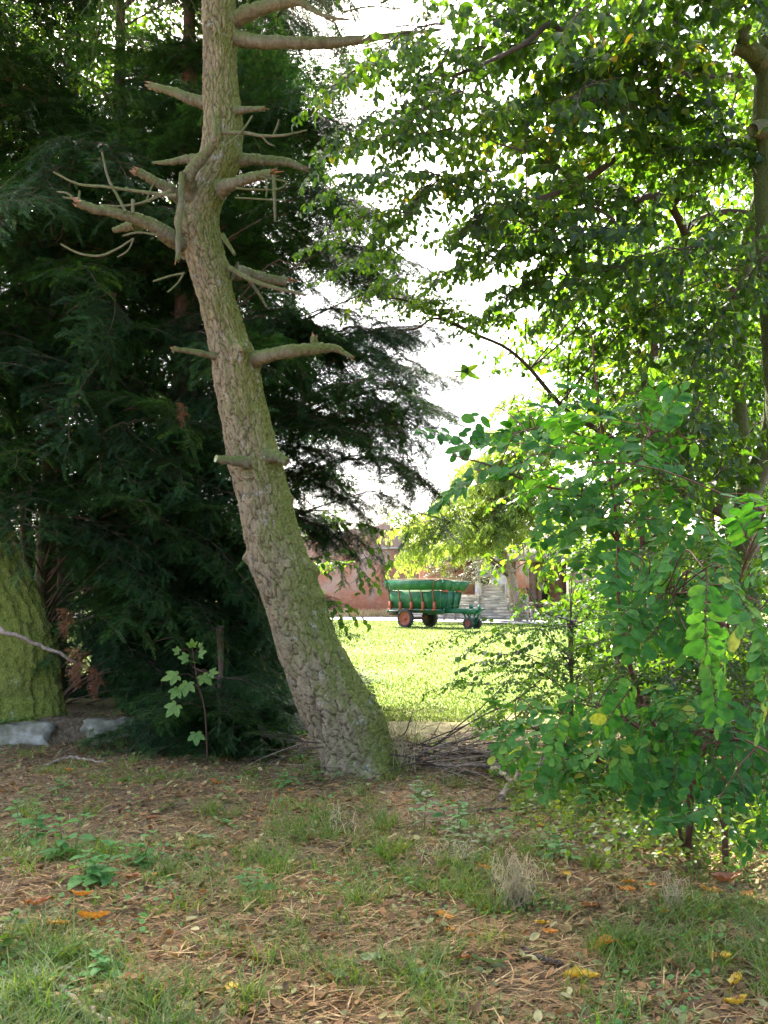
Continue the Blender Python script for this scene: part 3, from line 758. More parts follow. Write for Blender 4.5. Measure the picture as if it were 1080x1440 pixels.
# ---- lawn grass: one uncountable mass
def blades(name, xy, h, wd, m, seed, lean=0.4, seg=2, z0=None):
    r = np.random.default_rng(seed); K = len(xy)
    h = h * np.ones(K); az = r.random(K) * 2 * np.pi
    ln = lean * (0.3 + r.random(K)) * h
    dx, dy = np.cos(az), np.sin(az)
    wa = az + np.pi / 2 + 0.5 * r.standard_normal(K)
    sx, sy = np.cos(wa) * wd / 2, np.sin(wa) * wd / 2
    z = gh(xy[:, 0], xy[:, 1]) if z0 is None else z0
    rows = []
    for q in range(seg + 1):
        t = q / seg
        cx = xy[:, 0] + dx * ln * t ** 1.7; cyy = xy[:, 1] + dy * ln * t ** 1.7; cz = z - 0.01 + h * (t - 0.25 * lean * t * t)
        f = 1 - 0.85 * t ** 1.5
        rows += [np.stack([cx - sx * f, cyy - sy * f, cz], -1), np.stack([cx + sx * f, cyy + sy * f, cz], -1)]
    V = np.stack(rows, 1).reshape(-1, 3); n = 2 * (seg + 1)
    b = np.arange(K)[:, None] * n
    F = np.concatenate([b + np.array([[2 * q, 2 * q + 1, 2 * q + 3, 2 * q + 2]]) for q in range(seg)])
    q = MB(); q.add(V, [F], 0); return q
r = np.random.default_rng(11)
K = 170000
y = 11 + 42 * r.random(K) ** 2.1
x = (r.random(K) * 1.5 - 0.35) * y * 0.42 - 0.2
def lawn_y(x, y): return y + 5 * (fbm(x * 0.9, y * 0.9, 21, 3) - 0.5)
keep = (lawn_y(x, y) > 11.6) & (r.random(K) < 0.5 + 0.8 * fbm(x * 0.5, y * 0.5, 22, 3)) 
def road_line(x): return np.interp(x, [p[0] for p in road_near], [p[1] for p in road_near])
keep &= y < road_line(x) - 1.2
xy = np.stack([x, y], -1)[keep]
hh = (0.022 + 0.032 * r.random(len(xy))) * np.clip(0.8 + xy[:, 1] / 40, 0.8, 1.6)
o = blades('lawn_grass', xy, hh, 0.010 + 0.0006 * xy[:, 1], 0, 12, 0.7).build('lawn_grass', M['lawn_grass'])
setting(o, 'stuff')
# ---- rough grass in the foreground
def gdens(x, y):
    n = fbm(x * 1.1, y * 1.1, 31, 3)
    px = 540 + F_PX * x / y
    base = 0.20 + np.clip((7.8 - y) / 3.0, 0, 1) * 0.38 + 0.32 * np.exp(-((px - 640) / 230) ** 2 - ((y - 5.4) / 1.0) ** 2) + 0.28 * np.clip((4.9 - y) / 1.0, 0, 1) + 0.22 * np.clip((px - 850) / 200, 0, 1) + 0.10 * np.clip((9.5 - y) / 3, 0, 1)
    n2 = fbm(x * 4.5, y * 4.5, 33, 2)
    return base * np.clip((n - 0.34) / 0.2, 0.16, 1.2) * np.clip((n2 - 0.28) / 0.3, 0.05, 1.4)
def rand_front(K, seed, y0=3.3, y1=10.5, wide=0.47):
    r = np.random.default_rng(seed)
    y = y0 + (y1 - y0) * r.random(K) ** 1.25
    x = (r.random(K) * 2 - 1) * y * wide
    return np.stack([x, y], -1), r
mb = MB()
xy, r = rand_front(2600, 41)
tuft = xy[r.random(len(xy)) < gdens(xy[:, 0], xy[:, 1]) * 1.5]
n_b = 26
txy = np.repeat(tuft, n_b, 0) + 0.045 * r.standard_normal((len(tuft) * n_b, 2))
hb = np.repeat(0.06 + 0.14 * r.random(len(tuft)) ** 1.5, n_b) * (0.5 + 0.7 * r.random(len(txy)))
a = blades('', txy, hb, 0.0062, 0, 42, 1.0, 3)
xy, r = rand_front(48000, 43)
s = xy[r.random(len(xy)) < gdens(xy[:, 0], xy[:, 1])]
b = blades('', s, 0.03 + 0.09 * r.random(len(s)) ** 1.5, 0.0052, 0, 44, 1.1, 2)
mb.add(a.V[0], [a.F[0][0]]); mb.add(b.V[0], [b.F[0][0]])
xy, r = rand_front(9000, 45)
pt = np.clip((fbm(xy[:, 0] * 1.7, xy[:, 1] * 1.7, 46, 3) - 0.50) / 0.12, 0, 1)
xy = xy[r.random(len(xy)) < pt * 0.8]; K = len(xy)
mb.scatter(ROUND, frames(np.column_stack([r.standard_normal((K, 2)), .25 + .2 * r.standard_normal(K)]), np.tile([0, 0, 1.0], (K, 1)) + .4 * r.standard_normal((K, 3))), np.column_stack([xy, gh(xy[:, 0], xy[:, 1]) + .01 + .04 * r.random(K)]), .014 + .022 * r.random(K), 1)
setting(mb.build('rough_grass', [M['grass'], M['nettle']]), 'stuff')
# ---- litter: dry needles, straw bits and withered flakes
mb = MB()
xy, r = rand_front(120000, 51)
dd = np.clip(1.05 - 0.55 * gdens(xy[:, 0], xy[:, 1]), 0.25, 1) * (0.35 + 0.9 * fbm(xy[:, 0] * 2, xy[:, 1] * 2, 52, 3))
xy = xy[r.random(len(xy)) < dd]; K = len(xy)
z = gh(xy[:, 0], xy[:, 1]) + 0.003 + 0.018 * r.random(K) ** 2
az = 0.6 * r.standard_normal(K) + np.where(r.random(K) < 0.45, r.random(K) * 6.28, 0.15)
d = np.stack([np.cos(az), np.sin(az), 0.13 * r.standard_normal(K)], -1)
STRAW = (np.array([[0, -0.5, 0], [0, 0.5, 0], [0.5, 0.5, 0.05], [0.5, -0.5, 0.05], [1, 0.3, 0], [1, -0.3, 0]], float) * np.array([1, 0.034, 1]), [np.array([[0, 3, 2, 1], [3, 5, 4, 2]])])
mb.scatter(STRAW, frames(d, np.tile([0, 0, 1.0], (K, 1)) + 0.2 * r.standard_normal((K, 3))), np.column_stack([xy, z]), 0.03 + 0.13 * r.random(K) ** 2.2, 0)
xy, r = rand_front(26000, 53)
K = len(xy); z = gh(xy[:, 0], xy[:, 1]) + 0.008 + 0.012 * r.random(K)
d = np.stack([np.cos(az := r.random(K) * 6.28), np.sin(az), 0.25 * r.standard_normal(K)], -1)
FLK = leaf_tpl(1.0, 0.6, 4, 0.5, -0.25)
mb.scatter(FLK, frames(d, np.tile([0, 0, 1.0], (K, 1)) + 0.45 * r.standard_normal((K, 3))), np.column_stack([xy, z]), 0.008 + 0.055 * r.random(K) ** 2.6, 1)
setting(mb.build('leaf_litter', [M['litter'], M['flake']]), 'stuff')
# ---- low herbs under the shrubs on the right
mb = MB()
r = np.random.default_rng(61)
K = 16000
x = 0.9 + 2.6 * r.random(K); y = 5.4 + 3.8 * r.random(K)
pxx = 540 + F_PX * x / y
k = (pxx > 690 + 60 * r.standard_normal(K) + np.clip(6.8 - y, 0, 2) * 130) & (r.random(K) < 0.35 + 0.7 * fbm(x * 2, y * 2, 62, 3))
x, y = x[k], y[k]; K = len(x)
z = gh(x, y) + 0.02 + 0.22 * r.random(K) ** 1.4 * np.clip((540 + F_PX * x / y - 700) / 250, 0.2, 1)
d = np.stack([r.standard_normal(K), r.standard_normal(K), 0.2 + 0.4 * r.standard_normal(K)], -1)
mb.scatter(ROUND, frames(d, np.tile([0, 0, 1.0], (K, 1)) + 0.5 * r.standard_normal((K, 3))), np.column_stack([x, y, z]), 0.018 + 0.03 * r.random(K), 0)
setting(mb.build('ground_cover', M['lime_leaf']), 'stuff')

# ================================================================ FAR BUILDINGS, FENCES
YW = 62.0
wall = thing('ruined_wall', 'long old red brick wall with a crumbling uneven top behind the green trailer', 'wall', (0, YW, 0))
mb = MB()
top = [(330, 770), (400, 757), (450, 752), (500, 744), (545, 737), (560, 748), (572, 763), (600, 770), (640, 785), (690, 790)]
tx = np.linspace(330, 688, 90); tz = np.interp(tx, [p[0] for p in top], [p[1] for p in top])
rr = np.random.default_rng(71)
tz = tz + np.round(rr.standard_normal(90) * 1.2) * 0.8
X = np.array([P(a, 832, YW)[0] for a in tx]); Z = np.array([P(a, b, YW)[2] for a, b in zip(tx, tz)])
n = 90
Vf = np.concatenate([np.column_stack([X, 0 * X - 0.22, 0 * X - 0.2]), np.column_stack([X, 0 * X - 0.22, Z]), np.column_stack([X, 0 * X + 0.22, Z]), np.column_stack([X, 0 * X + 0.22, 0 * X - 0.2])])
k = np.arange(n - 1)
mb.add(Vf, [np.concatenate([np.stack([k + a * n, k + 1 + a * n, k + 1 + (a + 1) * n, k + (a + 1) * n], -1) for a in range(3)]), np.array([[0, n, 2 * n, 3 * n], [4 * n - 1, 3 * n - 1, 2 * n - 1, n - 1]])])
mb.build('brickwork', M['brick'], wall)
q = MB(); q.box((P(560, 770, YW)[0] - 0.0, -0.28, P(560, 771, YW)[2]), (3.1, 0.12, 0.12)); q.build('coping_ledge', M['kerb'], wall)
# rough bank at the foot of the wall
r = np.random.default_rng(73); K = 6000
xy = np.stack([-7 + 14 * r.random(K), 59.6 + 2.1 * r.random(K)], -1)
o = blades('', xy, 0.15 + 0.5 * r.random(K), 0.05, 0, 74, 0.6).build('bank_grass', M['straw']); setting(o, 'stuff')

YB = 57.0
bx = lambda px: P(px, 832, YB)[0]
barn = thing('brick_outbuilding', 'old farm outbuilding with flaking white wall, brick pier and dark open bays', 'building', (0, YB, 0))
mb = MB(); zt = P(0, 790, YB)[2]
x0, xw0, xw1, x1 = bx(668), bx(675.5), bx(689.5), bx(724)
zw0, zw1 = P(0, 824, YB)[2], P(0, 811.5, YB)[2]
for a, b, c, d in ((x0, xw0, -0.2, zt), (xw1, x1, -0.2, zt), (xw0, xw1, -0.2, zw0), (xw0, xw1, zw1, zt)):
    mb.box(((a + b) / 2, 0, (c + d) / 2), (b - a, 0.4, d - c))
mb.build('whitewashed_wall', M['render'], barn)
wn = MB(); wn.box(((xw0 + xw1) / 2, 0.12, (zw0 + zw1) / 2), (xw1 - xw0, 0.06, zw1 - zw0)); wf = wn.build('window', M['painted_shade'], barn)
lt = MB(); lt.box(((xw0 + xw1) / 2, -0.23, zw1 + 0.08), (xw1 - xw0 + 0.35, 0.08, 0.16)); lt.build('lintel', M['kerb'], wf)
mb = MB(); a, b = bx(724.2), bx(742); mb.box(((a + b) / 2, -0.25, zt / 2 - 0.1), (b - a, 0.7, zt + 0.2)); mb.build('brick_pier', M['brick'], barn)
mb = MB()
for a, b, y0, c, d in ((742.2, 758, 0.9, -0.2, zt), (758, 764, 0.8, -0.2, zt), (775, 800, 0.9, -0.2, zt), (764, 775, 0.9, 2.2, zt), (800, 830, -0.1, -0.2, zt), (830, 980, 0.1, -0.2, zt)):
    mb.box(((bx(a) + bx(b)) / 2, y0, (c + d) / 2), (bx(b) - bx(a) - 0.004, 0.4, d - c))
mb.build('brick_bay', M['dark_brick'], barn)
mb = MB(); mb.box(((bx(764) + bx(775)) / 2, 1.05, 1.1), (bx(775) - bx(764), 0.08, 2.2)); mb.build('doorway', M['painted_shade'], barn)  # dark sheet fills the opening in place of its shaded inside
mb = MB()
ridge = P(0, 742, YB + 4)[2]
xa, xb = bx(590), bx(990)
mb.hull([[xa, -0.6, zt + 0.02], [xb, -0.6, zt + 0.02], [xb, 4, ridge], [xa, 4, ridge], [xa, -0.6, zt + 0.16], [xb, -0.6, zt + 0.16], [xb, 4, ridge + 0.14], [xa, 4, ridge + 0.14], [xa, 8.6, zt], [xb, 8.6, zt]],
        [[4, 5, 6, 7], [0, 3, 2, 1], [0, 1, 5, 4], [0, 4, 7, 3], [1, 2, 6, 5], [7, 6, 9, 8]])
mb.build('roof', M['roof'], barn)
mb = MB(); mb.box(((bx(590) + bx(667)) / 2, 0.4, zt / 2), (bx(667) - bx(590), 0.4, zt)); mb.build('brick_wall', M['brick'], barn)
fb = MB(); a = P(742, 848, 54); fb.bar(P(742, 848, 54.5) - [0, YB, 0], P(790, 848, 54.5) - [0, YB, 0], 0.1, 0.12); fb.build('rail', M['post_wood'], barn)

def fence(name, label, x_a, x_b, z0, z1, nb, posts, seed, gapz=0.02):
    """board fence panel from point a to b (world x, y)"""
    a = np.array([x_a[0], x_a[1], 0.0]); b = np.array([x_b[0], x_b[1], 0.0]); t = thing(name, label, 'fence', a)
    d = nrm(b - a); ln = np.linalg.norm(b - a); ys = np.array([d[1], -d[0], 0])
    rr = np.random.default_rng(seed)
    mb = MB(); bh = (z1 - z0) / nb
    for i in range(nb):
        zc = z0 + (i + 0.5) * bh
        s = 0.0
        while s < ln - 0.05:
            e = min(ln, s + rr.uniform(1.2, 2.2))
            p = d * s + ys * (0.012 * rr.standard_normal()) + [0, 0, zc + 0.008 * rr.standard_normal()]
            q = d * (e - 0.01) + ys * (0.012 * rr.standard_normal()) + [0, 0, zc + 0.008 * rr.standard_normal()]
            mb.bar(p, q, 0.02, bh - gapz - 0.01 * rr.random()); s = e
    mb.build('board_panel', M['fence_wood'], t)
    for s in posts:
        q = MB(); c = d * s * ln + ys * 0.09; q.box((c[0], c[1], z1 / 2 + 0.02), (0.11, 0.11, z1 + 0.12)); q.build('post', M['post_wood'], t)
    q = MB(); q.bar([0, 0, z1 + 0.03] + ys * 0.02, d * ln + ys * 0.02 + [0, 0, z1 + 0.03], 0.08, 0.03); q.build('top_rail', M['post_wood'], t)
    return t
fy = 52.2
def at(px, Y): return (P(px, 832, Y)[0], Y)
fence('board_fence', 'grey slatted board fence beside the road, just right of the green trailer', at(570, 54.8), at(743, 50.6), 0.10, 1.36, 8, [0.02, 0.34, 0.62, 0.995], 75)
fence('tall_panel_fence', 'taller weathered slatted panel standing behind the roadside fence below the dark window', at(676, 55.6), at(711, 55.4), 0.3, 1.95, 9, [0.0, 1.0], 76)
fence('low_rail_fence', 'low pale board fence past the brick bay, half hidden by the shrubs', at(748, 50.0), at(900, 46.0), 0.06, 0.62, 4, [0.0, 0.33, 0.66, 1.0], 77)

# ================================================================ THE GREEN TRAILER
def trailer():
    Y = 42.0
    base = P(598, 832, Y)
    t = thing('farm_trailer', 'old green tipping farm trailer with red wheels and flared side boards on the lawn', 'trailer', (base[0], Y, 0), R(-41))
    # local: x forwards (to the drawbar), -y the side towards the viewer
    L0, L1 = -1.45, 1.40
    z0, z1 = 0.80, 1.60
    w0, w1 = 0.62, 0.78
    mb = MB()
    def slab(a, b, c, d, th, m=0, q=mb):
        """thick four-cornered plate"""
        a, b, c, d = [np.asarray(v, float) for v in (a, b, c, d)]
        nn = nrm(np.cross(b - a, d - a)) * th
        q.hull([a, b, c, d, a + nn, b + nn, c + nn, d + nn], [[0, 3, 2, 1], [4, 5, 6, 7], [0, 1, 5, 4], [1, 2, 6, 5], [2, 3, 7, 6], [3, 0, 4, 7]], m)
    for s in (-1, 1):
        slab((L0 + .08, s * w0, z0), (L1 - .1, s * w0, z0), (L1, s * w1, z1), (L0, s * w1, z1), 0.045 * s)
    slab((L1 - .1, -w0, z0), (L1 - .1, w0, z0), (L1, w1, z1), (L1, -w1, z1), -0.045)
    slab((L0 + .08, -w0, z0), (L0 + .08, w0, z0), (L0, w1, z1), (L0, -w1, z1), 0.045)
    mb.box(((L0 + L1) / 2, 0, z0 - 0.02), (L1 - L0 - 0.2, 2 * w0, 0.05))
    mb.build('hopper', M['green_paint'], t)
    # front and side seams (battens)
    q = MB()
    for yy in (-w0 + .02, -0.2, 0.22, w0 - .02):
        k = w1 / w0
        q.bar((L1 - .085, yy, z0), (L1 + .03, yy * k, z1), 0.05, 0.04)
    q.build('batten', M['dark_green'], t)
    # flared side boards
    zb, zt_ = 1.64, 2.05
    def board(name, a, b, c, d):
        q = MB(); slab(a, b, c, d, 0.045, 0, q); q.build(name, M['green_paint'], t)
    o0, o1 = w1 + 0.05, w1 + 0.15
    fx0, fx1 = L1 + .06, L1 + .30
    bx0, bx1 = L0 - .05, L0 - .08
    board('side_board', (bx0, -o0, zb), (fx0, -o0, zb), (fx1, -o1, zt_), (bx1, -o1, zt_))
    board('side_board', (fx0, o0, zb), (bx0, o0, zb), (bx1, o1, zt_), (fx1, o1, zt_))
    third = 2 * o0 / 3
    for i in range(3):
        ya, yb = -o0 + i * third + 0.012, -o0 + (i + 1) * third - 0.012
        k = o1 / o0
        board('end_board', (fx0, ya, zb - .02 * i), (fx0, yb, zb - .02 * i - .02), (fx1, yb * k, zt_ - .03 * i - .03), (fx1, ya * k, zt_ - .03 * i))
    board('end_board', (bx0, o0, zb), (bx0, -o0, zb), (bx1, -o1, zt_), (bx1, o1, zt_))
    q = MB()
    q.tube(smoothpath([(bx1, -o1, zt_ + .02), (0, -o1 - .01, zt_ + .035), (fx1, -o1, zt_ + .02)], 10), 0.022, 6)
    q.tube(smoothpath([(fx1, -o1, zt_ + .02), (fx1 + .03, 0, zt_ - .03), (fx1, o1, zt_ - .08)], 10), 0.022, 6)
    q.build('rim_bar', M['dead_twig'], t)
    q = MB(); q.tube(smoothpath([(fx1 - .1, -o1 - .04, zt_ + .04), (fx1 - .45, -o1 - .05, zt_ - .10), (fx1 - .55, -o0 - .07, zb - .05)], 12), 0.02, 6); q.build('chain', M['rust'], t)
    q = MB(); q.box((0.15, -w1 - .035, z1 + .005), (1.5, 0.06, 0.09)); q.build('tarpaulin_edge', M['white_sheet'], t)
    # red struts along the near and the far side
    for s in (-1, 1):
        for xx in (-1.38, -0.80, -0.18, 0.46, 1.08):
            st = MB()
            st.bar((xx, s * (w0 + .07), z0 + .05), (xx - .02, s * (w1 + .075), zb + .02), 0.05, 0.045)
            st.bar((xx - .02, s * (w1 + .075), zb), (xx - .03, s * (o0 + .10), zb + .30), 0.035, 0.03)
            so = st.build('strut', M['rust'], t)
            c = MB(); c.box((xx, s * (w0 + .10), z0 + .16), (0.12, 0.11, 0.34)); c.box((xx, s * (w0 + .10), z0 - .01), (0.2, 0.14, 0.06)); c.build('strut_foot', M['red_paint'], so)
    hp = MB(); hp.box((L1 + .05, -o0 * .62, zb - .06), (0.14, 0.34, 0.10)); hp.box((L1 + .05, o0 * .55, zb - .06), (0.14, 0.3, 0.10)); hp.build('hinge', M['red_paint'], t)
    # chassis
    q = MB()
    for s in (-1, 1):
        q.box((-0.1, s * 0.42, 0.70), (2.9, 0.09, 0.13))
        q.bar((-1.5, s * (w0 + .10), z0 - .02), (L1, s * (w0 + .10), z0 - .02), 0.07, 0.08)
    q.box((-1.5, 0, 0.72), (0.12, 1.5, 0.16)); q.box((0.6, 0, 0.62), (0.1, 1.0, 0.1))
    q.build('chassis', M['dark_green'], t)
    q = MB(); q.box((-0.42, 0, 0.40), (0.10, 1.36, 0.10)); q.bar((-0.42, 0.4, 0.4), (-0.42, 0.4, 0.68), 0.1, 0.3); q.bar((-0.42, -0.4, 0.4), (-0.42, -0.4, 0.68), 0.1, 0.3); q.build('axle', M['rust'], t)
    q = MB(); q.box((-1.20, -0.72, 0.62), (0.42, 0.14, 0.16)); q.build('toolbox', M['rubber'], t)
    q = MB(); q.box((-1.12, -0.73, 0.73), (0.5, 0.2, 0.05)); q.build('mudguard', M['grey_metal'], t)
    # drawbar
    q = MB()
    q.bar((L1 - .4, -0.34, 0.74), (2.74, -0.10, 0.74), 0.14, 0.20); q.bar((L1 - .4, 0.34, 0.74), (2.74, 0.10, 0.74), 0.14, 0.20)
    q.box((2.47, 0, 0.74), (0.6, 0.42, 0.19))
    q.tube([(L1 - .1, -0.36, 0.88), (L1 + .7, -0.26, 0.98), (L1 + .75, 0.2, 0.98)], 0.018, 6)
    q.build('drawbar', M['green_paint'], t)
    q = MB(); q.bar((2.72, 0, .76), (3.0, 0, .80), 0.12, 0.12); q.tube([(2.98, -.07, .80), (3.08, -.07, .84), (3.14, 0, .84), (3.08, .07, .84), (2.98, .07, .80)], 0.028, 6); q.box((2.42, .05, .93), (0.14, .1, .2)); q.box((2.9, -.06, .90), (0.12, .06, .2))
    q.build('hitch', M['dark_green'], t)
    # swivelling front fork
    q = MB()
    for s in (-1, 1):
        q.bar((2.14, s * .12, .66), (2.50, s * .17, .10), 0.05, 0.06); q.bar((2.78, s * .12, .66), (2.52, s * .17, .10), 0.05, 0.06); q.bar((2.50, s * .13, .66), (2.51, s * .17, .18), 0.035, 0.04)
    q.box((2.47, 0, .64), (.7, .34, .06)); q.box((2.51, 0, .22), (.07, .66, .06))
    q.build('front_fork', M['green_paint'], t)
    def wheel(x, yy, rad, wd, rim):
        s = -1 if yy < 0 else 1
        Mx = np.array([[0, 1, 0], [s, 0, 0], [0, 0, 1.0]]) if s < 0 else np.array([[0, -1, 0], [s, 0, 0], [0, 0, 1.0]])
        c = (x, yy, rad)
        t_ = MB(); h = wd / 2
        t_.lathe([(-h * .5, rim), (-h * .95, rim + .02), (-h, rim + (rad - rim) * .5), (-h * .8, rad * .96), (-h * .4, rad), (h * .4, rad), (h * .8, rad * .96), (h, rim + (rad - rim) * .5), (h * .95, rim + .02), (h * .5, rim)], c, Mx, 32, caps=False)
        # tread lugs
        n = int(2 * np.pi * rad / 0.11)
        for i in range(n):
            a = 2 * np.pi * i / n; e = np.array([math.cos(a), 0, math.sin(a)])
            p = np.array(c) + e * (rad + .004)
            t_.bar(p + [0, -h * .75, 0], p + [0, h * .75, 0] + np.cross([0, 1, 0], e) * .03, .035, .022, 0, up=tuple(e))
        to = t_.build('tyre', M['rubber'], None, smooth=False)
        wr = MB()
        wr.lathe([(-h * .6, rim), (h * .55, rim + .004), (h * .75, rim - .01), (h * .72, rim - .04), (h * .45, rim - .06), (h * .35, rim * .45), (h * .35, rim * .36), (h * .45, rim * .2), (h * .9, rim * .17), (h * .95, rim * .05)], c, Mx, 28)
        for i in range(6):
            a = 2 * np.pi * i / 6
            wr.box(np.array(c) + np.array([math.cos(a) * rim * .6, s * h * .25, math.sin(a) * rim * .6]), (.035, .04, .035))
        wo_ = wr.build('wheel', M['red_paint'], t); to.parent = wo_
        dr = MB(); dr.lathe([(-h * .9, .05), (-h * .9, rim * .98), (-h * .62, rim * .98), (-h * .62, .05)], c, Mx, 24); dr.build('added_dark_disc', M['painted_shade'], wo_)  # disc added to darken the wheel's back as if in shade
    wheel(-0.42, -0.84, 0.40, 0.23, 0.30); wheel(-0.42, 0.84, 0.40, 0.23, 0.30)
    wheel(2.51, -0.30, 0.235, 0.17, 0.13); wheel(2.51, 0.30, 0.235, 0.17, 0.13)
trailer()
# ================================================================ THE LEANING PINE
def pine():
    Y = 8.45
    g = G(508, 1084)
    t = thing('leaning_pine', 'tall leaning pine with scaly mossy bark and broken branch stubs', 'tree', (g[0], Y, 0))
    rows_px = [(1104, 452, 568), (1084, 456, 561), (1060, 447, 556), (1040, 437, 552), (1007, 424, 541), (973, 411, 520), (940, 399, 500), (907, 388, 481), (873, 377, 466), (840, 367, 456), (807, 357, 444), (773, 349, 431), (740, 342, 420), (707, 336, 411), (670, 327, 402), (633, 318, 393), (600, 313, 384), (565, 306, 374), (530, 300, 367), (500, 296, 360), (470, 290, 347), (450, 285, 340), (425, 279, 333), (400, 271, 327), (370, 263, 319), (345, 256, 313), (325, 250, 309), (305, 249, 308), (285, 254, 312), (265, 264, 322), (245, 273, 332), (225, 279, 338), (200, 284, 340), (170, 286, 340), (140, 286, 337), (100, 286, 333), (50, 285, 332), (0, 284, 330), (-90, 283, 326), (-220, 284, 320), (-380, 288, 316), (-560, 296, 314)]
    yz, lf, rt = [], [], []
    for py, a, b in rows_px:
        A, B = P(a, py, Y), P(b, py, Y)
        yz.append((Y, A[2])); lf.append(A[0]); rt.append(B[0])
    mb = MB()
    loc = np.array(t.location)
    zz = np.array([v[1] for v in yz]); cc = (np.array(lf) + np.array(rt)) / 2; hh_ = (np.array(rt) - np.array(lf)) / 2
    dcum = np.concatenate([[0], np.cumsum(np.hypot(np.diff(cc), np.diff(zz)))])
    def knot(px, py, rad, amp):
        p = P(px, py, Y); cx = np.interp(p[2], zz, cc); hx = np.interp(p[2], zz, hh_)
        return (2 * np.pi - math.acos(max(-1, min(1, (p[0] - cx) / hx))), np.interp(p[2], zz, dcum), rad, amp)
    path, hw = bark_trunk(mb, yz, lf, rt, 1100, 190, plate_w=0.052, plate_h=0.115, depth=0.016, seed=3, lump=0.02,
                          knots=[knot(*v) for v in ((340, 497, .085, .06), (346, 786, .055, .07), (360, 800, .05, .03), (446, 800, .07, .05), (452, 838, .06, .035), (320, 655, .06, .015), (390, 640, .09, .03), (300, 290, .13, .05), (262, 320, .13, .05), (335, 375, .07, .03), (336, 225, .08, .03), (330, 50, .09, .03), (425, 640 + 60, .05, .025), (400, 905, .05, .02))])
    # roots flare
    V = mb.V[0]; f = np.clip((0.35 - V[:, 2]) / 0.4, 0, 1) ** 2
    th = np.arctan2(V[:, 1] - Y, V[:, 0] - path[0, 0])
    V[:, 0] += np.cos(th) * f * (0.09 + 0.08 * np.sin(th * 5 + 1)); V[:, 1] += np.sin(th) * f * (0.08 + 0.05 * np.sin(th * 5 + 1))
    mb.V[0] = V - loc
    mb.build('trunk', M['pine_bark'], t, smooth=True)
    rr = np.random.default_rng(5)
    px_m = Y / F_PX * 1.02
    def branch(pts, rad, name='branch', m='branch_bark', dy=None, end='broken', n=None, sides=12):
        """pts: (px, py) along the stub; rad in photo pixels"""
        k = len(pts); dy = dy if dy is not None else [0] + [-0.1] * (k - 1)
        q = np.array([P(a, b, Y + c) for (a, b), c in zip(pts, dy)]) - loc
        n = n or max(10, 6 * k)
        q = smoothpath(q, n)
        rd = np.interp(np.linspace(0, 1, n), np.linspace(0, 1, len(rad)), rad) * px_m
        if rad[0] > 5: rd = rd * np.linspace(.98, .80, n)
        q[1:-1] += (0.04 * rd[1:-1, None]) * rr.standard_normal((n - 2, 3))
        rd = rd * (1 + 0.025 * rr.standard_normal(n))
        if rad[0] > 4: rd[0] *= 1.3; rd[1] *= 1.12
        b = MB()
        if rad[0] > 5:
            q = smoothpath(q, 3 * n); rd = np.interp(np.linspace(0, 1, 3 * n), np.linspace(0, 1, n), rd); sides = 20
        b.tube(q, rd, sides, 0)
        if rad[0] > 5:
            v = b.V[0]; cen = np.repeat(q, sides, 0); e = nrm(v - cen); sd = 3 + len(pts) + int(pts[0][0])
            lump = (fbm(v[:, 0] * 22 + 50, v[:, 2] * 22 + v[:, 1] * 17 + 50, sd, 4) - .5) * .30 + (fbm(v[:, 0] * 70 + 90, v[:, 2] * 70 + v[:, 1] * 60 + 90, sd, 3) - .5) * .42
            b.V[0] = v + e * (lump * np.repeat(rd, sides))[:, None]
        o = b.build(name, M[m], t, smooth=True)
        if end == 'broken' and rad[-1] > 2.5:
            s = MB(); e = nrm(q[-1] - q[-2])
            for i in range(7):
                p = q[-1] - e * rd[-1] * .5 + 0.55 * rd[-1] * rr.standard_normal(3)
                s.tube([p, p + e * rd[-1] * rr.uniform(.8, 2.2) + .2 * rd[-1] * rr.standard_normal(3)], [rd[-1] * .35, rd[-1] * .05], 4)
            s.build('splinters', M['broken_wood'], o)
        elif end == 'cut':
            s = MB(); e = nrm(q[-1] - q[-2]); s.tube([q[-1] - e * .004, q[-1] + e * .006], rd[-1] * 0.97, sides); s.build('cut_face', M['cut_wood'], o)
        return o
    W = 'twig_shoot'
    branch([(265, 348), (235, 330), (205, 312), (160, 299), (130, 293), (108, 284)], [14, 12, 10, 8.5, 7.5, 7], dy=[0, -.2, -.3, -.4, -.45, -.5])
    branch([(262, 285), (240, 268), (218, 255), (192, 240)], [11, 9, 8, 6.5], dy=[0, -.15, -.22, -.3])
    branch([(268, 272), (265, 250), (275, 232), (290, 215), (300, 203)], [11, 10, 9, 8, 7], dy=[-.15, -.3, -.35, -.38, -.40])
    branch([(300, 205), (303, 180), (298, 150)], [4, 3, 1.5], dy=[-.38, -.38, -.36], name=W)
    branch([(256, 243), (254, 290), (251, 330), (250, 366)], [4, 4, 4, 3], dy=[-.38, -.40, -.40, -.41], name=W)
    branch([(310, 266), (335, 256), (360, 248), (382, 244)], [11, 9, 8, 8], dy=[-.2, -.3, -.36, -.4])
    branch([(325, 226), (350, 224), (380, 226), (405, 229), (430, 238)], [12, 8.5, 8, 7, 5], dy=[0, 0, .05, .08, .1])
    branch([(330, 156), (350, 154), (372, 153)], [6, 5, 4.5], dy=[-.1, -.12, -.14])
    branch([(312, 187), (345, 187), (368, 191), (400, 190), (432, 183)], [3, 2.6, 2.2, 1.8, 1], dy=[-.3, -.4, -.45, -.5, -.5], name=W)
    branch([(368, 191), (378, 202), (386, 205)], [1.8, 1.3, 1], dy=[-.45, -.45, -.45], name=W)
    branch([(295, 146), (270, 140), (245, 130), (210, 120)], [10, 8, 7.5, 6], dy=[.1, .15, .2, .25])
    branch([(285, 224), (262, 224), (240, 228), (214, 229)], [9, 7, 5, 2], dy=[.1, .18, .2, .25])
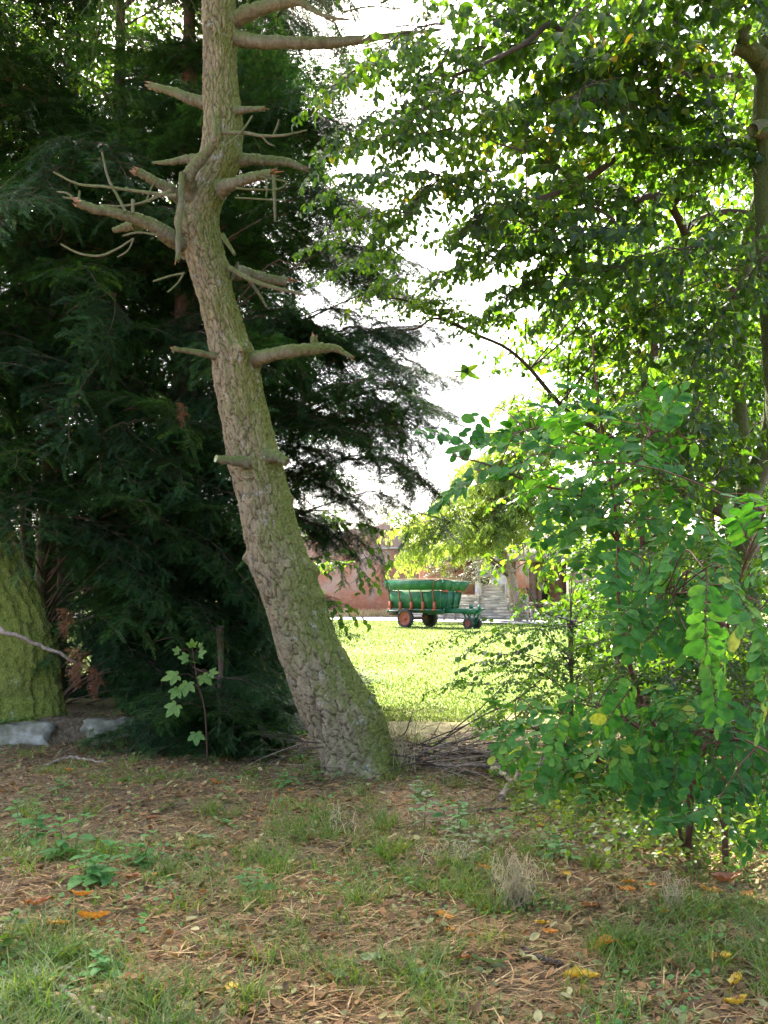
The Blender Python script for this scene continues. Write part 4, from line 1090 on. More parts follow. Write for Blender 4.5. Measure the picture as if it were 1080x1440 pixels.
    branch([(322, 34), (345, 20), (380, 8), (418, 2), (440, 14), (462, 24), (492, 28)], [13, 11, 10, 8, 5, 3, 2], dy=[0, -.1, -.2, -.3, -.35, -.4, -.45])
    branch([(440, 12), (460, 26), (470, 32)], [4, 2, 1], dy=[-.35, -.35, -.35], name=W)
    branch([(322, 50), (355, 58), (400, 60), (460, 60), (520, 54), (570, 47), (620, 42)], [12, 10, 9.5, 9, 7, 4, 2], dy=[0, -.1, -.15, -.2, -.2, -.2, -.2])
    branch([(352, 508), (378, 500), (408, 494), (440, 491), (470, 490), (484, 496), (496, 503)], [14, 10, 9.5, 10, 9, 6, 3], dy=[0, -.25, -.35, -.4, -.45, -.47, -.5])
    branch([(443, 489), (441, 474)], [6, 5], dy=[-.4, -.4], n=6)
    branch([(306, 502), (285, 497), (262, 493), (242, 491)], [6, 4.6, 4.4, 4], dy=[-.1, -.2, -.25, -.3])
    branch([(345, 650), (325, 648), (304, 645)], [7.5, 6.8, 6.6], dy=[-.22, -.32, -.40], end='cut', n=10, sides=18)
    branch([(375, 640), (392, 643), (404, 650)], [11, 9, 7.5], dy=[-.12, -.22, -.28], n=10, end='none')
    branch([(330, 382), (350, 386), (375, 392), (402, 396)], [11, 9, 9, 8.5], dy=[.05, .12, .2, .25])
    branch([(322, 376), (350, 392), (380, 403), (430, 415)], [4, 3.2, 2.8, 2], dy=[-.1, -.2, -.25, -.3], name=W)
    branch([(345, 388), (362, 410), (375, 432)], [3, 2.4, 1.5], dy=[.1, .15, .2], name=W)
    branch([(312, 330), (325, 350), (330, 358)], [4, 3, 2], dy=[-.1, -.15, -.2], name=W)
    branch([(195, 316), (178, 319), (160, 324)], [8, 7, 5], dy=[-.2, -.1, -.05], end='none')
    for pts, rd in (([(80, 270), (95, 272), (108, 284)], [1, 1.6, 2.2]), ([(88, 277), (105, 280)], [1, 1.6]), ([(110, 286), (112, 268)], [2.4, 1.6]),
                    ([(75, 242), (110, 259), (150, 263), (200, 270), (248, 276)], [1, 1.8, 2, 2.4, 3]), ([(143, 213), (152, 250), (165, 275), (177, 298)], [1, 1.7, 2, 2.2]),
                    ([(85, 343), (110, 356), (140, 360), (165, 350), (188, 335)], [1, 1.6, 1.8, 1.6, 1.2]), ([(172, 332), (195, 327), (222, 331)], [1.2, 1.7, 1.5]), ([(188, 335), (180, 352), (165, 362)], [1.4, 1.3, .8]),
                    ([(187, 280), (187, 300)], [2.6, 2.4]), ([(140, 288), (165, 290), (200, 285), (240, 268)], [1, 1.5, 2, 2.6]), ([(215, 396), (240, 388), (260, 384)], [1, 1.5, 1.6]), ([(236, 411), (250, 398), (259, 383)], [1, 1.3, 1.6]),
                    ([(360, 248), (385, 252), (402, 256), (390, 266), (350, 266), (330, 264)], [1.5, 1.4, 1.2, 1.4, 1.6, 1.8]), ([(385, 246), (386, 280), (387, 312)], [3, 2.4, 1.6]), ([(330, 278), (365, 280), (402, 282)], [1.4, 1.2, .8]), ([(372, 248), (376, 262), (374, 277)], [1.4, 1, .7]),
                    ([(318, 205), (340, 185), (355, 163)], [1.8, 1.6, 1]), ([(258, 292), (270, 298), (280, 310)], [1.6, 1.6, 1]), ([(384, 190), (390, 176), (392, 168)], [1.2, .9, .6]), ([(206, 281), (214, 262), (222, 250)], [1.4, 1.2, .8])):
        branch(pts, [max(1.3, v) for v in rd], dy=[-.42] * len(pts), name=W, end='none', sides=5)
    # crown: mostly above the picture, a few drooping ends inside it
    k = 0
    for (px, py, dy, dx, sc) in ((455, 14, -.2, 1, .8), (530, 36, -.2, 1, .9), (585, 26, -.3, 1, .9), (600, 60, .1, 1, .8), (420, -20, .3, 1, 1), (560, 90, -.4, 1, .7), (470, -30, -.5, .9, 1), (520, -10, .6, .8, 1)):
        p = P(px - 50, py - 25, Y + dy); put(t, 'needle_bough', LARCH_B[k % 3], p, (dx, -.15, -.05), sc, 0.2); k += 1
    r2 = np.random.default_rng(8)
    for i in range(34):
        z = 8.0 + 5.0 * r2.random(); a = r2.random() * 6.28; ln = (14.5 - z) / 6.5
        ax = np.array([np.interp(z, path[:, 2], path[:, 0]), Y, z])
        d = np.array([math.cos(a), math.sin(a), -.05]); p0 = ax + d * .15
        put(t, 'needle_bough', LARCH_B[i % 3], ax + d * (0.2 + 1.1 * ln * r2.random()), d, 1.3 + .5 * ln)
pine()

# ================================================================ YEWS
def trunk_of(t, name, pts, rad, m, sides=14, n=40, seed=0):
    rr = np.random.default_rng(seed + 500)
    q = smoothpath(pts, n) ; rd = np.interp(np.linspace(0, 1, n), np.linspace(0, 1, len(rad)), rad)
    b = MB(); loc = np.array(t.location)
    q2 = q.copy(); q2[:, :2] += 0.06 * np.mean(rad) * np.cumsum(rr.standard_normal((n, 2)), 0) / 2
    b.tube(q2 - loc, rd * (1 + .05 * rr.standard_normal(n)), sides, 0, cap=True)
    b.build(name, M[m], t, smooth=True)
    return q2
def yew(name, label, base, H, polys, seed, protos=YEW_B, lean=(0, 0), group='dark yews behind the pine', rad=.22, stems=()):
    t = thing(name, label, 'tree', (base[0], base[1], 0), group=group)
    pts = [(base[0], base[1], -.1), (base[0] + .1 * lean[0], base[1], H * .3), (base[0] + .5 * lean[0], base[1] + .1, H * .65), (base[0] + lean[0], base[1] + lean[1], H)]
    tp = trunk_of(t, 'trunk', pts, [rad, rad * .85, rad * .6, .04], 'yew_bark', seed=seed)
    for px, Y, rd, h in stems:
        p = P(px, 832, Y); trunk_of(t, 'trunk', [(p[0], Y, -.1), (p[0] + .05, Y, 1.5), (p[0] - .04, Y, 3), (p[0] + .03, Y, h)], [rd, rd * .9, rd * .8, rd * .5], 'yew_bark', seed=int(px))
    lm = MB()
    for k, (poly, n, Yr, sc, dz, side) in enumerate(polys):
        crown(t, protos, poly, n, Yr, base, seed * 10 + k, 1.7, scale=sc, dz=dz, limbs=lm, trunk_path=tp, limb_r=.014, sidebias=side)
    if lm.n:
        lm.V = [v - np.array(t.location) for v in lm.V]; lm.build('limb', M['yew_bark'], t, smooth=True)
    return t
b = P(255, 832, 12.0)
yew('yew_tree', 'big dark yew directly behind the leaning pine, its sprays reaching into the sky gap', (b[0], 12.0), 10.5, [
    ([(170, 560), (400, 430), (600, 470), (612, 560), (560, 640), (460, 700), (330, 760), (200, 760)], 24, (9.9, 11.8), (.75, 1.1), -.25, (.25, -.35, 0)),
    ([(230, 140), (330, 80), (440, 110), (500, 260), (560, 380), (520, 470), (330, 500), (200, 450)], 18, (10.2, 12.2), (.7, 1.05), -.1, (.2, -.25, 0)),
    ([(420, 250), (520, 270), (600, 430), (570, 480), (430, 450)], 9, (10.3, 11.8), (.6, .9), -.15, (.5, -.1, 0)),
    ([(350, -30), (450, -30), (470, 150), (380, 200)], 6, (10.3, 11.8), (.6, .85), -.1, (.4, -.1, 0)),
    ([(180, -60), (430, -60), (420, 150), (220, 170)], 11, (10.6, 12.0), (.75, 1.05), -.1, (.1, -.3, 0)),
    ([(400, 640), (540, 680), (550, 715), (470, 750), (420, 740)], 6, (10.2, 11.4), (.4, .65), -.2, (.5, -.2, 0)),
    ([(160, 760), (360, 740), (385, 930), (370, 1010), (200, 1000)], 20, (10.2, 11.4), (.8, 1.1), -.2, (0, -.35, 0)),
    ([(470, 420), (600, 480), (620, 600), (560, 640), (480, 600)], 8, (10.5, 12.5), (.6, .95), -.2, (.5, 0, 0)),
], 1)
b = P(60, 832, 11.6)
yew('yew_tree', 'dark many stemmed yew on the left behind the mossy trunk', (b[0], 11.6), 4.6, [
    ([(-120, 420), (120, 400), (240, 520), (220, 660), (60, 690), (-120, 670)], 20, (10.0, 11.2), (.8, 1.15), -.2, (.1, -.4, 0)),
    ([(-120, 200), (160, 180), (260, 330), (240, 470), (-120, 470)], 18, (10.4, 12.5), (.9, 1.3), -.1, (0, -.3, 0)),
    ([(120, 640), (230, 560), (340, 640), (330, 900), (220, 990), (190, 960), (150, 800)], 36, (9.7, 10.8), (.5, .8), -.15, (.45, -.35, 0)),
], 2, rad=.13, stems=((32, 11.2, .08, 3.2), (84, 11.4, .07, 3.0)))
b = P(150, 832, 14.5)
yew('yew_tree', 'farthest yew, tall and almost black, filling the shade between the two nearer yews', (b[0], 14.5), 12.0, [
    ([(-60, 60), (200, 100), (420, 60), (420, 420), (300, 800), (300, 960), (-60, 960)], 58, (13.0, 15.8), (1.2, 1.8), -.05, (0, -.2, 0)),
    ([(-250, -330), (480, -330), (460, -40), (-100, -40)], 15, (11.5, 14.5), (1.2, 1.7), -.05, (0, -.2, 0)),  # unseen boughs added above the view to shade the foreground
], 3, protos=YEW_F, rad=.2)
b = P(330, 1030, 9.3)
yew('low_yew', 'low spreading yew with blue green sprays touching the soil left of the pine foot', (P(310, 832, 9.6)[0], 9.6), 1.2, [
    ([(215, 960), (330, 945), (400, 975), (395, 1025), (330, 1035), (240, 1030)], 18, (9.15, 9.6), (.38, .6), .1, (.1, -.5, .05)),
], 4, rad=.04)
# dead brown sprays hanging in the yew
BROWN = bough_mesh('brown spray', 150, 'yew', L=.55, leaf='brown_needles', wood='twig', tpl=SHOOTS, sides=9, side_len=.28, gap=.04, droop=.5, hang=.8, r0=.005)
for i, (px, py, Y, sc, lab) in enumerate(((125, 925, 9.35, .5, 'hanging fan of dead brown yew needles beside the mossy trunk'), (150, 955, 9.3, .38, 'small orange brown dead yew spray low above the white stone'), (108, 870, 9.4, .38, 'upper withered brown yew spray right of the mossy trunk'), (272, 583, 9.1, .28, 'tiny withered brown spray high beside the pine trunk'))):
    p = P(px, py, Y); t = thing('dead_spray', lab, 'dead twig', p); put(t, 'brown_needles', BROWN, p - np.array([.1, 0, -.12]), (.35, -.35, -.75), sc)

# ================================================================ MOSSY TRUNK AT THE LEFT EDGE
def mossy():
    Y = 10.35
    rows = [(1040, -155, 112), (1020, -148, 100), (1000, -138, 90), (960, -128, 86), (920, -125, 84), (880, -125, 74), (840, -128, 58), (800, -130, 38), (770, -132, 26), (720, -140, 8), (640, -160, -18), (540, -190, -60), (400, -230, -110), (200, -290, -180), (0, -340, -240), (-200, -390, -310)]
    yz, lf, rt = [], [], []
    for py, a, b in rows:
        A, B = P(a, py, Y), P(b, py, Y); yz.append((Y, A[2])); lf.append(A[0]); rt.append(B[0])
    t = thing('mossy_tree', 'thick tree trunk covered in green moss at the left edge of the photo', 'tree', (lf[0] * .5 + rt[0] * .5, Y, 0))
    mb = MB(); bark_trunk(mb, yz, lf, rt, 420, 150, plate_w=.085, plate_h=.5, depth=.05, seed=9, lump=.05, ridge=True, depth_ratio=.45)
    mb.V[0] = mb.V[0] - np.array(t.location); mb.build('trunk', M['mossy_bark'], t, smooth=True)
    top = np.array([P(-350, -200, Y)]) 
    r2 = np.random.default_rng(81)
    for i in range(26):
        a = r2.random() * 6.28; p = top[0] + np.array([1.6 * r2.standard_normal(), 1.4 * r2.standard_normal() - .2, 1.2 * r2.standard_normal() + .4])
        put(t, 'bough', BACK_B[i % 4], p, (math.cos(a), math.sin(a), .1), 1.1)
mossy()

# ================================================================ TREES BEHIND, LEFT
def leafy_tree(name, label, base, H, polys, seed, protos, bark, rad, lean=(0, 0), Lref=1.5, group=None, limb_r=.014, cat='tree'):
    t = thing(name, label, cat, (base[0], base[1], 0), group=group)
    pts = [(base[0], base[1], -.1), (base[0] + .15 * lean[0], base[1], H * .33), (base[0] + .5 * lean[0], base[1] + .4 * lean[1], H * .66), (base[0] + lean[0], base[1] + lean[1], H)]
    tp = trunk_of(t, 'trunk', pts, [rad, rad * .8, rad * .55, .03], bark, seed=seed)
    lm = MB()
    for k, (poly, n, Yr, sc, dz, side) in enumerate(polys):
        crown(t, protos, poly, n, Yr, base, seed * 10 + k, Lref, scale=sc, dz=dz, jit=.45, limbs=lm, trunk_path=tp, limb_r=limb_r, sidebias=side)
    lm.V = [v - np.array(t.location) for v in lm.V]
    if lm.n: lm.build('limb', M['twig'], t, smooth=True)
    return t
b = P(72, 832, 15.5)
leafy_tree('broadleaf_tree', 'slender tree with an orange brown trunk and sunlit leaves, top left behind the yews', (b[0], 15.5), 11.5, [
    ([(-120, -120), (260, -120), (270, 120), (160, 210), (-20, 330), (-120, 330)], 46, (14.0, 17.0), (1.0, 1.4), 0, None)], 21, BACK_B, 'yew_bark', .15, lean=(.25, 0), Lref=2.0, group='trees behind the yews')
b = P(150, 832, 20)
leafy_tree('broadleaf_tree', 'broad tree far behind the yews, its bright leaves showing through near the top', (b[0], 20), 14, [
    ([(-150, -150), (330, -150), (330, 300), (250, 600), (-150, 600)], 60, (18.5, 21.5), (1.4, 2.0), 0, None)], 22, BACK_B, 'yew_bark', .2, Lref=2.0, group='trees behind the yews')
b = P(330, 832, 17)
leafy_tree('leafy_bush', 'sunlit bush glimpsed between the yew and the foot of the pine', (b[0], 17), 2.5, [
    ([(300, 740), (450, 720), (450, 900), (420, 960), (330, 960)], 16, (15.5, 17.5), (.7, 1.0), .2, None)], 23, BUSH_B, 'twig', .04, Lref=1.1, cat='bush')
b = P(-60, 832, 18)
leafy_tree('broadleaf_tree', 'tree at the far left edge whose green leaves light up behind the dark yew', (b[0], 18), 12, [
    ([(-250, -150), (60, -100), (110, 200), (60, 800), (-250, 850)], 44, (17.0, 19.0), (1.2, 1.7), 0, None)], 24, BACK_B, 'yew_bark', .18, Lref=2.0, group='trees behind the yews')
# ================================================================ RIGHT: BROADLEAF TREE WITH FORKED TRUNK
def right_tree():
    Y = 9.6
    p = P(1047, 832, Y)
    t = thing('broadleaf_tree', 'forked broadleaf tree at the right, its backlit leafy boughs arching across the sky', 'tree', (p[0], Y, 0))
    loc = np.array(t.location)
    def limb(pts, rad, name='limb', m='smooth_bark', n=34, sides=14, dy=0):
        q = np.array([P(a, b, c) for a, b, c in pts]); q = smoothpath(q, n)
        rd = np.interp(np.linspace(0, 1, n), np.linspace(0, 1, len(rad)), rad)
        b = MB(); rr = np.random.default_rng(int(pts[0][0] + pts[-1][1]) % 9999)
        b.tube(q - loc, rd * (1 + .04 * rr.standard_normal(n)), sides, 0); b.build(name, M[m], t, smooth=True)
        return q
    trunk = limb([(1046, 1060, Y), (1047, 900, Y), (1049, 780, Y), (1050, 690, Y)], [.16, .14, .135, .15], 'trunk', n=24, sides=24)
    a = limb([(1050, 700, Y), (1042, 620, Y), (1038, 540, Y), (1040, 460, Y), (1046, 380, Y), (1060, 310, Y - .1), (1076, 250, Y - .2), (1085, 100, Y - .3), (1080, -200, Y - .4)], [.10, .085, .08, .08, .08, .085, .075, .07, .03])
    b = limb([(1052, 700, Y), (1068, 660, Y - .1), (1085, 600, Y - .2), (1100, 400, Y - .4), (1110, 200, Y - .5), (1100, -250, Y - .5)], [.11, .09, .09, .08, .07, .03])
    allp = np.vstack([trunk, a, b])
    # dark boughs seen against the light
    B = [([(1050, 110, Y - .2), (1000, 107, Y - .6), (930, 105, Y - 1), (870, 112, Y - 1.4), (820, 95, Y - 1.6), (790, 45, Y - 1.9), (770, 35, Y - 2.1), (740, 60, Y - 2.4), (680, 90, Y - 2.7), (600, 120, Y - 3)], [.055, .05, .045, .04, .034, .03, .026, .02, .014, .006]),
         ([(1062, 205, Y - .2), (1010, 200, Y - .5), (950, 195, Y - .9), (900, 195, Y - 1.2), (850, 235, Y - 1.6), (800, 265, Y - 2), (740, 280, Y - 2.4), (660, 265, Y - 2.7)], [.05, .045, .04, .036, .03, .025, .018, .006]),
         ([(1040, 420, Y), (980, 370, Y - .3), (960, 320, Y - .5), (935, 280, Y - .7), (905, 278, Y - .9), (885, 300, Y - 1.1), (860, 350, Y - 1.3)], [.06, .05, .045, .04, .032, .022, .01]),
         ([(1048, 300, Y), (1010, 300, Y - .1), (965, 325, Y - .3), (958, 400, Y - .4), (950, 460, Y - .5)], [.04, .035, .03, .02, .01]),
         ([(945, 290, Y - .6), (985, 245, Y - .8), (1010, 215, Y - .9)], [.03, .025, .02]),
         ([(880, 300, Y - 1), (830, 285, Y - 1.4), (770, 300, Y - 1.8)], [.02, .015, .006]),
         ([(905, 650, Y - .3), (850, 610, Y - .6), (800, 580, Y - .8), (770, 548, Y - .9), (742, 515, Y - 1), (710, 488, Y - 1.1), (668, 470, Y - 1.2), (640, 456, Y - 1.3), (600, 436, Y - 1.5), (560, 420, Y - 1.7), (510, 425, Y - 1.9)], [.045, .036, .028, .024, .02, .017, .015, .02, .011, .007, .003]),
         ([(1046, 735, Y), (980, 700, Y - .1), (905, 650, Y - .3)], [.07, .06, .058]),
         ([(640, 456, Y - 1.3), (610, 448, Y - 1.4), (585, 462, Y - 1.5), (555, 465, Y - 1.6)], [.014, .011, .008, .004]),
         ([(1055, 60, Y - .2), (1035, 40, Y - .5), (1000, 20, Y - .9), (960, -30, Y - 1.3)], [.05, .04, .03, .02]),
         ([(800, 80, Y - 1.7), (812, 110, Y - 1.7), (830, 120, Y - 1.6)], [.02, .02, .02])]
    for pts, rd in B:
        q = limb(pts, rd, 'limb', 'twig', n=40, sides=8); allp = np.vstack([allp, q])
    ax = (p[0], Y)
    lm = MB()
    polys = [
        ([(700, -60), (1120, -80), (1120, 160), (900, 200), (720, 160)], 28, (6.6, 9.6), (.75, 1.1), -.15, (-.3, 0, 0)),
        ([(720, 160), (900, 190), (1120, 160), (1120, 420), (960, 420), (800, 420), (720, 330)], 30, (6.6, 9.8), (.7, 1.05), -.15, (-.3, 0, 0)),
        ([(800, 430), (1110, 420), (1110, 620), (960, 640), (850, 600), (770, 500)], 26, (7.2, 10.2), (.6, .95), -.25, (-.2, 0, 0)),
        ([(520, 40), (640, 60), (720, 150), (640, 175), (560, 170)], 9, (5.8, 7.4), (.45, .7), -.35, (-.5, 0, 0)),
        ([(610, 250), (730, 270), (790, 430), (700, 400), (640, 360)], 11, (6.4, 8.0), (.45, .7), -.3, (-.5, 0, 0)),
        ([(520, 400), (600, 405), (700, 430), (690, 445), (560, 440)], 5, (7.6, 8.2), (.35, .5), -.3, (-.6, 0, 0)),
        ([(470, 110), (570, 190), (550, 350), (490, 350)], 8, (5.6, 6.8), (.38, .55), -.4, (-.5, 0, 0)),
        ([(430, -260), (1050, -260), (1050, -60), (430, -60)], 6, (6.0, 9.5), (1.0, 1.35), -.1, (-.3, 0, 0)),  # boughs added overhead, out of view, to block sun on the right foreground
    ]
    for k, (poly, n, Yr, sc, dz, side) in enumerate(polys):
        crown(t, LEAF_B, poly, n, Yr, ax, 410 + k, 1.5, scale=sc, dz=dz, jit=.5, limbs=lm, trunk_path=allp, limb_r=.007, sidebias=side, keep_clear=(1040, 9.9))
    lm.V = [v - loc for v in lm.V]; lm.build('branchlets', M['twig'], t, smooth=True)
    # the twig with a lobed leaf cluster dangling in the sky gap
    dn = MB(); Q = [P(668, 470, Y - 1.2), P(672, 495, Y - 1.25), P(660, 510, Y - 1.25)]
    dn.tube(smoothpath(np.array(Q), 8) - loc, .0012, 4, 0)
    c = P(655, 522, Y - 1.25) - loc; K = 6
    ang = np.array([R(180), R(112), R(30), R(-28), R(-120), R(75)]); ln = np.array([.15, .10, .16, .17, .11, .05]); wd = [.15, .7, .35, .3, .6, .9]
    for q in range(K):
        dn.scatter(leaf_tpl(1, wd[q], 5, .1, .1), frames(np.array([[math.cos(ang[q]), .05, math.sin(ang[q])]]), np.array([[0, -1.0, 0.2]])), c[None] - np.array([[math.cos(ang[q]), 0, math.sin(ang[q])]]) * .02, ln[q], 1)
    dn.build('dangling_leaves', [M['twig'], M['leaf']], t)
right_tree()

# the smooth trunk running up the right edge, nearer than the forked tree
def edge_tree():
    Y = 7.6
    rows = [(1180, 1092, 1170), (1000, 1090, 1164), (800, 1088, 1158), (600, 1079, 1146), (480, 1072, 1138), (400, 1067, 1132), (300, 1062, 1126), (200, 1059, 1120), (100, 1063, 1116), (0, 1070, 1116), (-200, 1076, 1112), (-420, 1086, 1108)]
    yz, lf, rt = [], [], []
    for py, a, b in rows:
        A, B = P(a, py, Y), P(b, py, Y); yz.append((Y, A[2])); lf.append(A[0]); rt.append(B[0])
    t = thing('smooth_barked_tree', 'smooth grey trunk with a pruned knob running up the right edge of the photo', 'tree', ((lf[0] + rt[0]) / 2, Y, 0))
    loc = np.array(t.location)
    mb = MB(); bark_trunk(mb, yz, lf, rt, 260, 64, plate_w=.2, plate_h=.3, depth=.003, seed=13, lump=.012)
    mb.V[0] = mb.V[0] - loc; mb.build('trunk', M['smooth_bark'], t, smooth=True)
    for pts, rd in (([(1085, 190, Y), (1068, 182, Y - .12), (1058, 183, Y - .18)], [.12, .09, .05]), ([(1085, 100, Y), (1060, 75, Y - .1), (1042, 50, Y - .15), (1050, 36, Y - .16)], [.11, .09, .06, .05]), ([(1070, 85, Y - .1), (1045, 72, Y - .12), (1031, 70, Y - .12)], [.07, .05, .045])):
        b = MB(); b.tube(smoothpath(np.array([P(*v) for v in pts]), 12) - loc, np.interp(np.linspace(0, 1, 12), np.linspace(0, 1, len(rd)), rd), 14); b.build('pruned_stub', M['smooth_bark'], t, smooth=True)
    r2 = np.random.default_rng(91)
    for i in range(22):
        a = r2.random() * 6.28; z = 6.9 + 3.6 * r2.random(); p0 = np.array([np.interp(z, [5, 10], [loc[0] - .05, loc[0] - .1]), Y, z]); d = np.array([math.cos(a), math.sin(a), .05])
        put(t, 'bough', BACK_B[i % 4], p0 + d * (.2 + 1.3 * r2.random()), d, .9 + .3 * r2.random())
edge_tree()

# ================================================================ SHRUBS AND TREES BEHIND THE RIGHT SIDE
b = P(930, 832, 13.5)
leafy_tree('broadleaf_tree', 'sunlit yellow green tree behind the forked trunk on the right', (b[0], 13.5), 7.5, [
    ([(770, 330), (1120, 300), (1120, 800), (820, 820), (780, 640)], 64, (12.2, 15.0), (.8, 1.2), 0, None)], 31, BACK_B, 'yew_bark', .10, Lref=2.0)
b = P(1000, 832, 18)
leafy_tree('broadleaf_tree', 'pale green tree beyond the lawn, seen through gaps at the right', (b[0], 18), 9.0, [
    ([(860, 100), (1150, 60), (1150, 820), (900, 820), (840, 500)], 40, (16.5, 19.5), (1.1, 1.6), 0, None)], 32, BACK_B, 'yew_bark', .14, Lref=2.0)
b = P(905, 832, 9.4)
leafy_tree('leafy_bush', 'dark leafy bush between the lawn and the pinnate shrub, about as tall as a person', (b[0], 9.4), 2.6, [
    ([(810, 620), (980, 640), (1010, 780), (1080, 860), (1080, 1000), (860, 1000), (815, 850)], 46, (8.2, 10.2), (.5, .85), .1, None),
    ([(860, 880), (1090, 860), (1090, 1110), (900, 1090)], 32, (6.6, 8.6), (.5, .8), 0, None)], 33, BUSH_B, 'red_twig', .045, Lref=1.1, cat='bush')
b = P(1010, 832, 5.6)
leafy_tree('leafy_bush', 'darker small leaved bush mixed into the pinnate shrub at the lower right edge', (b[0], 5.6), 1.7, [
    ([(900, 760), (1090, 720), (1090, 1140), (960, 1130), (820, 1060), (850, 900)], 24, (4.7, 5.8), (.35, .55), 0, (-.2, -.2, 0))], 35, BUSH_B, 'red_twig', .02, Lref=1.1, limb_r=.006, cat='bush')
b = P(800, 832, 8.3)
leafy_tree('berry_shrub', 'shrub of small round leaves arching over the lawn edge below the trailer', (b[0], 8.3), 1.3, [
    ([(640, 880), (700, 870), (790, 860), (800, 960), (720, 980), (640, 960)], 11, (7.4, 8.4), (.4, .65), .05, (-.7, -.1, 0)),
    ([(800, 830), (860, 800), (900, 1000), (780, 1080), (700, 1060), (690, 1000)], 26, (7.6, 9.0), (.5, .75), .1, (-.2, 0, 0))], 34, BERRY_B, 'red_twig', .025, Lref=1.0, limb_r=.007, cat='bush')
# drooping berry twig reaching left with leaves along it
def leafy_twig(name, label, cat, lines, tpl, m, size, gap, wood='twig', rad=.004, seed=0, hang=.5, hero=True):
    base = lines[0][0]; p0 = P(*base); t = thing(name, label, cat, p0); loc = np.array(t.location); r2 = np.random.default_rng(seed + 700)
    for ln in lines:
        q = smoothpath(np.array([P(*v) for v in ln]), 40); mb = MB(); mb.tube(q - loc, rad * np.linspace(1, .35, 40), 5)
        o = mb.build('stem', M[wood], t)
        d = np.concatenate([[0], np.cumsum(np.linalg.norm(np.diff(q, axis=0), axis=1))])
        s = np.arange(gap, d[-1], gap); k = np.clip(np.searchsorted(d, s) - 1, 0, 38)
        pos = q[k] + (q[k + 1] - q[k]) * ((s - d[k]) / (d[k + 1] - d[k] + 1e-9))[:, None]; tg = nrm(q[k + 1] - q[k]); K = len(s)
        sd = nrm(np.cross(tg, [0.1, 0.5, 1.0])) * np.where(np.arange(K) % 2 == 0, 1, -1)[:, None]
        dd = tg * .6 + sd * .8 + np.array([0, 0, -hang]) + .3 * r2.standard_normal((K, 3))
        lv = MB(); lv.scatter(tpl, frames(dd, np.array([0, -.5, .8]) + .6 * r2.standard_normal((K, 3))), pos - loc, size * (.65 + .6 * r2.random(K)), 0)
        lv.build('leaves', M[m], t)
    return t
leafy_twig('drooping_twig', 'thin twig of small leaves hanging in front of the lawn right of the trailer', 'twig', [[(800, 950, 7.8), (745, 925, 7.7), (710, 895, 7.6), (683, 868, 7.55)], [(790, 930, 7.8), (730, 935, 7.7), (680, 930, 7.6), (640, 945, 7.5)], [(760, 900, 7.8), (715, 920, 7.6), (665, 915, 7.5), (645, 930, 7.5)], [(700, 1000, 7.8), (685, 965, 7.7), (660, 945, 7.6)]], ROUND, 'berry_leaf', .05, .028, 'red_twig', seed=1)
leafy_twig('beech_sapling', 'hanging twigs of translucent oval leaves between the pine trunk and the trailer', 'sapling', [
    [(425, 800, 10.2), (450, 782, 10.1), (475, 790, 10.0), (505, 800, 9.9), (535, 830, 9.8)], [(430, 790, 10.2), (470, 775, 10.1), (520, 770, 10.0), (545, 780, 10), (548, 800, 10)],
    [(450, 782, 10.1), (455, 800, 10.0), (468, 815, 10)], [(478, 790, 10.1), (482, 815, 10.0), (478, 832, 10)], [(500, 796, 10), (508, 820, 9.9), (505, 838, 9.9)], [(512, 780, 10), (525, 800, 10), (530, 822, 10)],
    [(430, 850, 10.2), (460, 845, 10.1), (490, 852, 10.0), (510, 868, 10.0), (522, 888, 10)], [(445, 850, 10.2), (470, 856, 10.1), (482, 875, 10.0), (490, 898, 10)], [(436, 850, 10.2), (455, 862, 10.1), (470, 858, 10)], [(470, 850, 10.1), (490, 862, 10), (500, 874, 10)],
    [(420, 1000, 10.3), (415, 900, 10.3), (425, 800, 10.2)]], leaf_tpl(1, .6, 5, .15, .15), 'beech_leaf', .085, .052, seed=2, hang=.55)
leafy_twig('leafy_twig', 'small spray of bright leaves at the wall top, right below the dark yew tips', 'twig', [[(455, 740, 10.6), (490, 735, 10.6), (525, 742, 10.6), (550, 765, 10.6)], [(500, 736, 10.6), (540, 745, 10.6), (560, 742, 10.6)]], leaf_tpl(1, .6, 5, .15, .15), 'beech_leaf', .08, .05, seed=3)

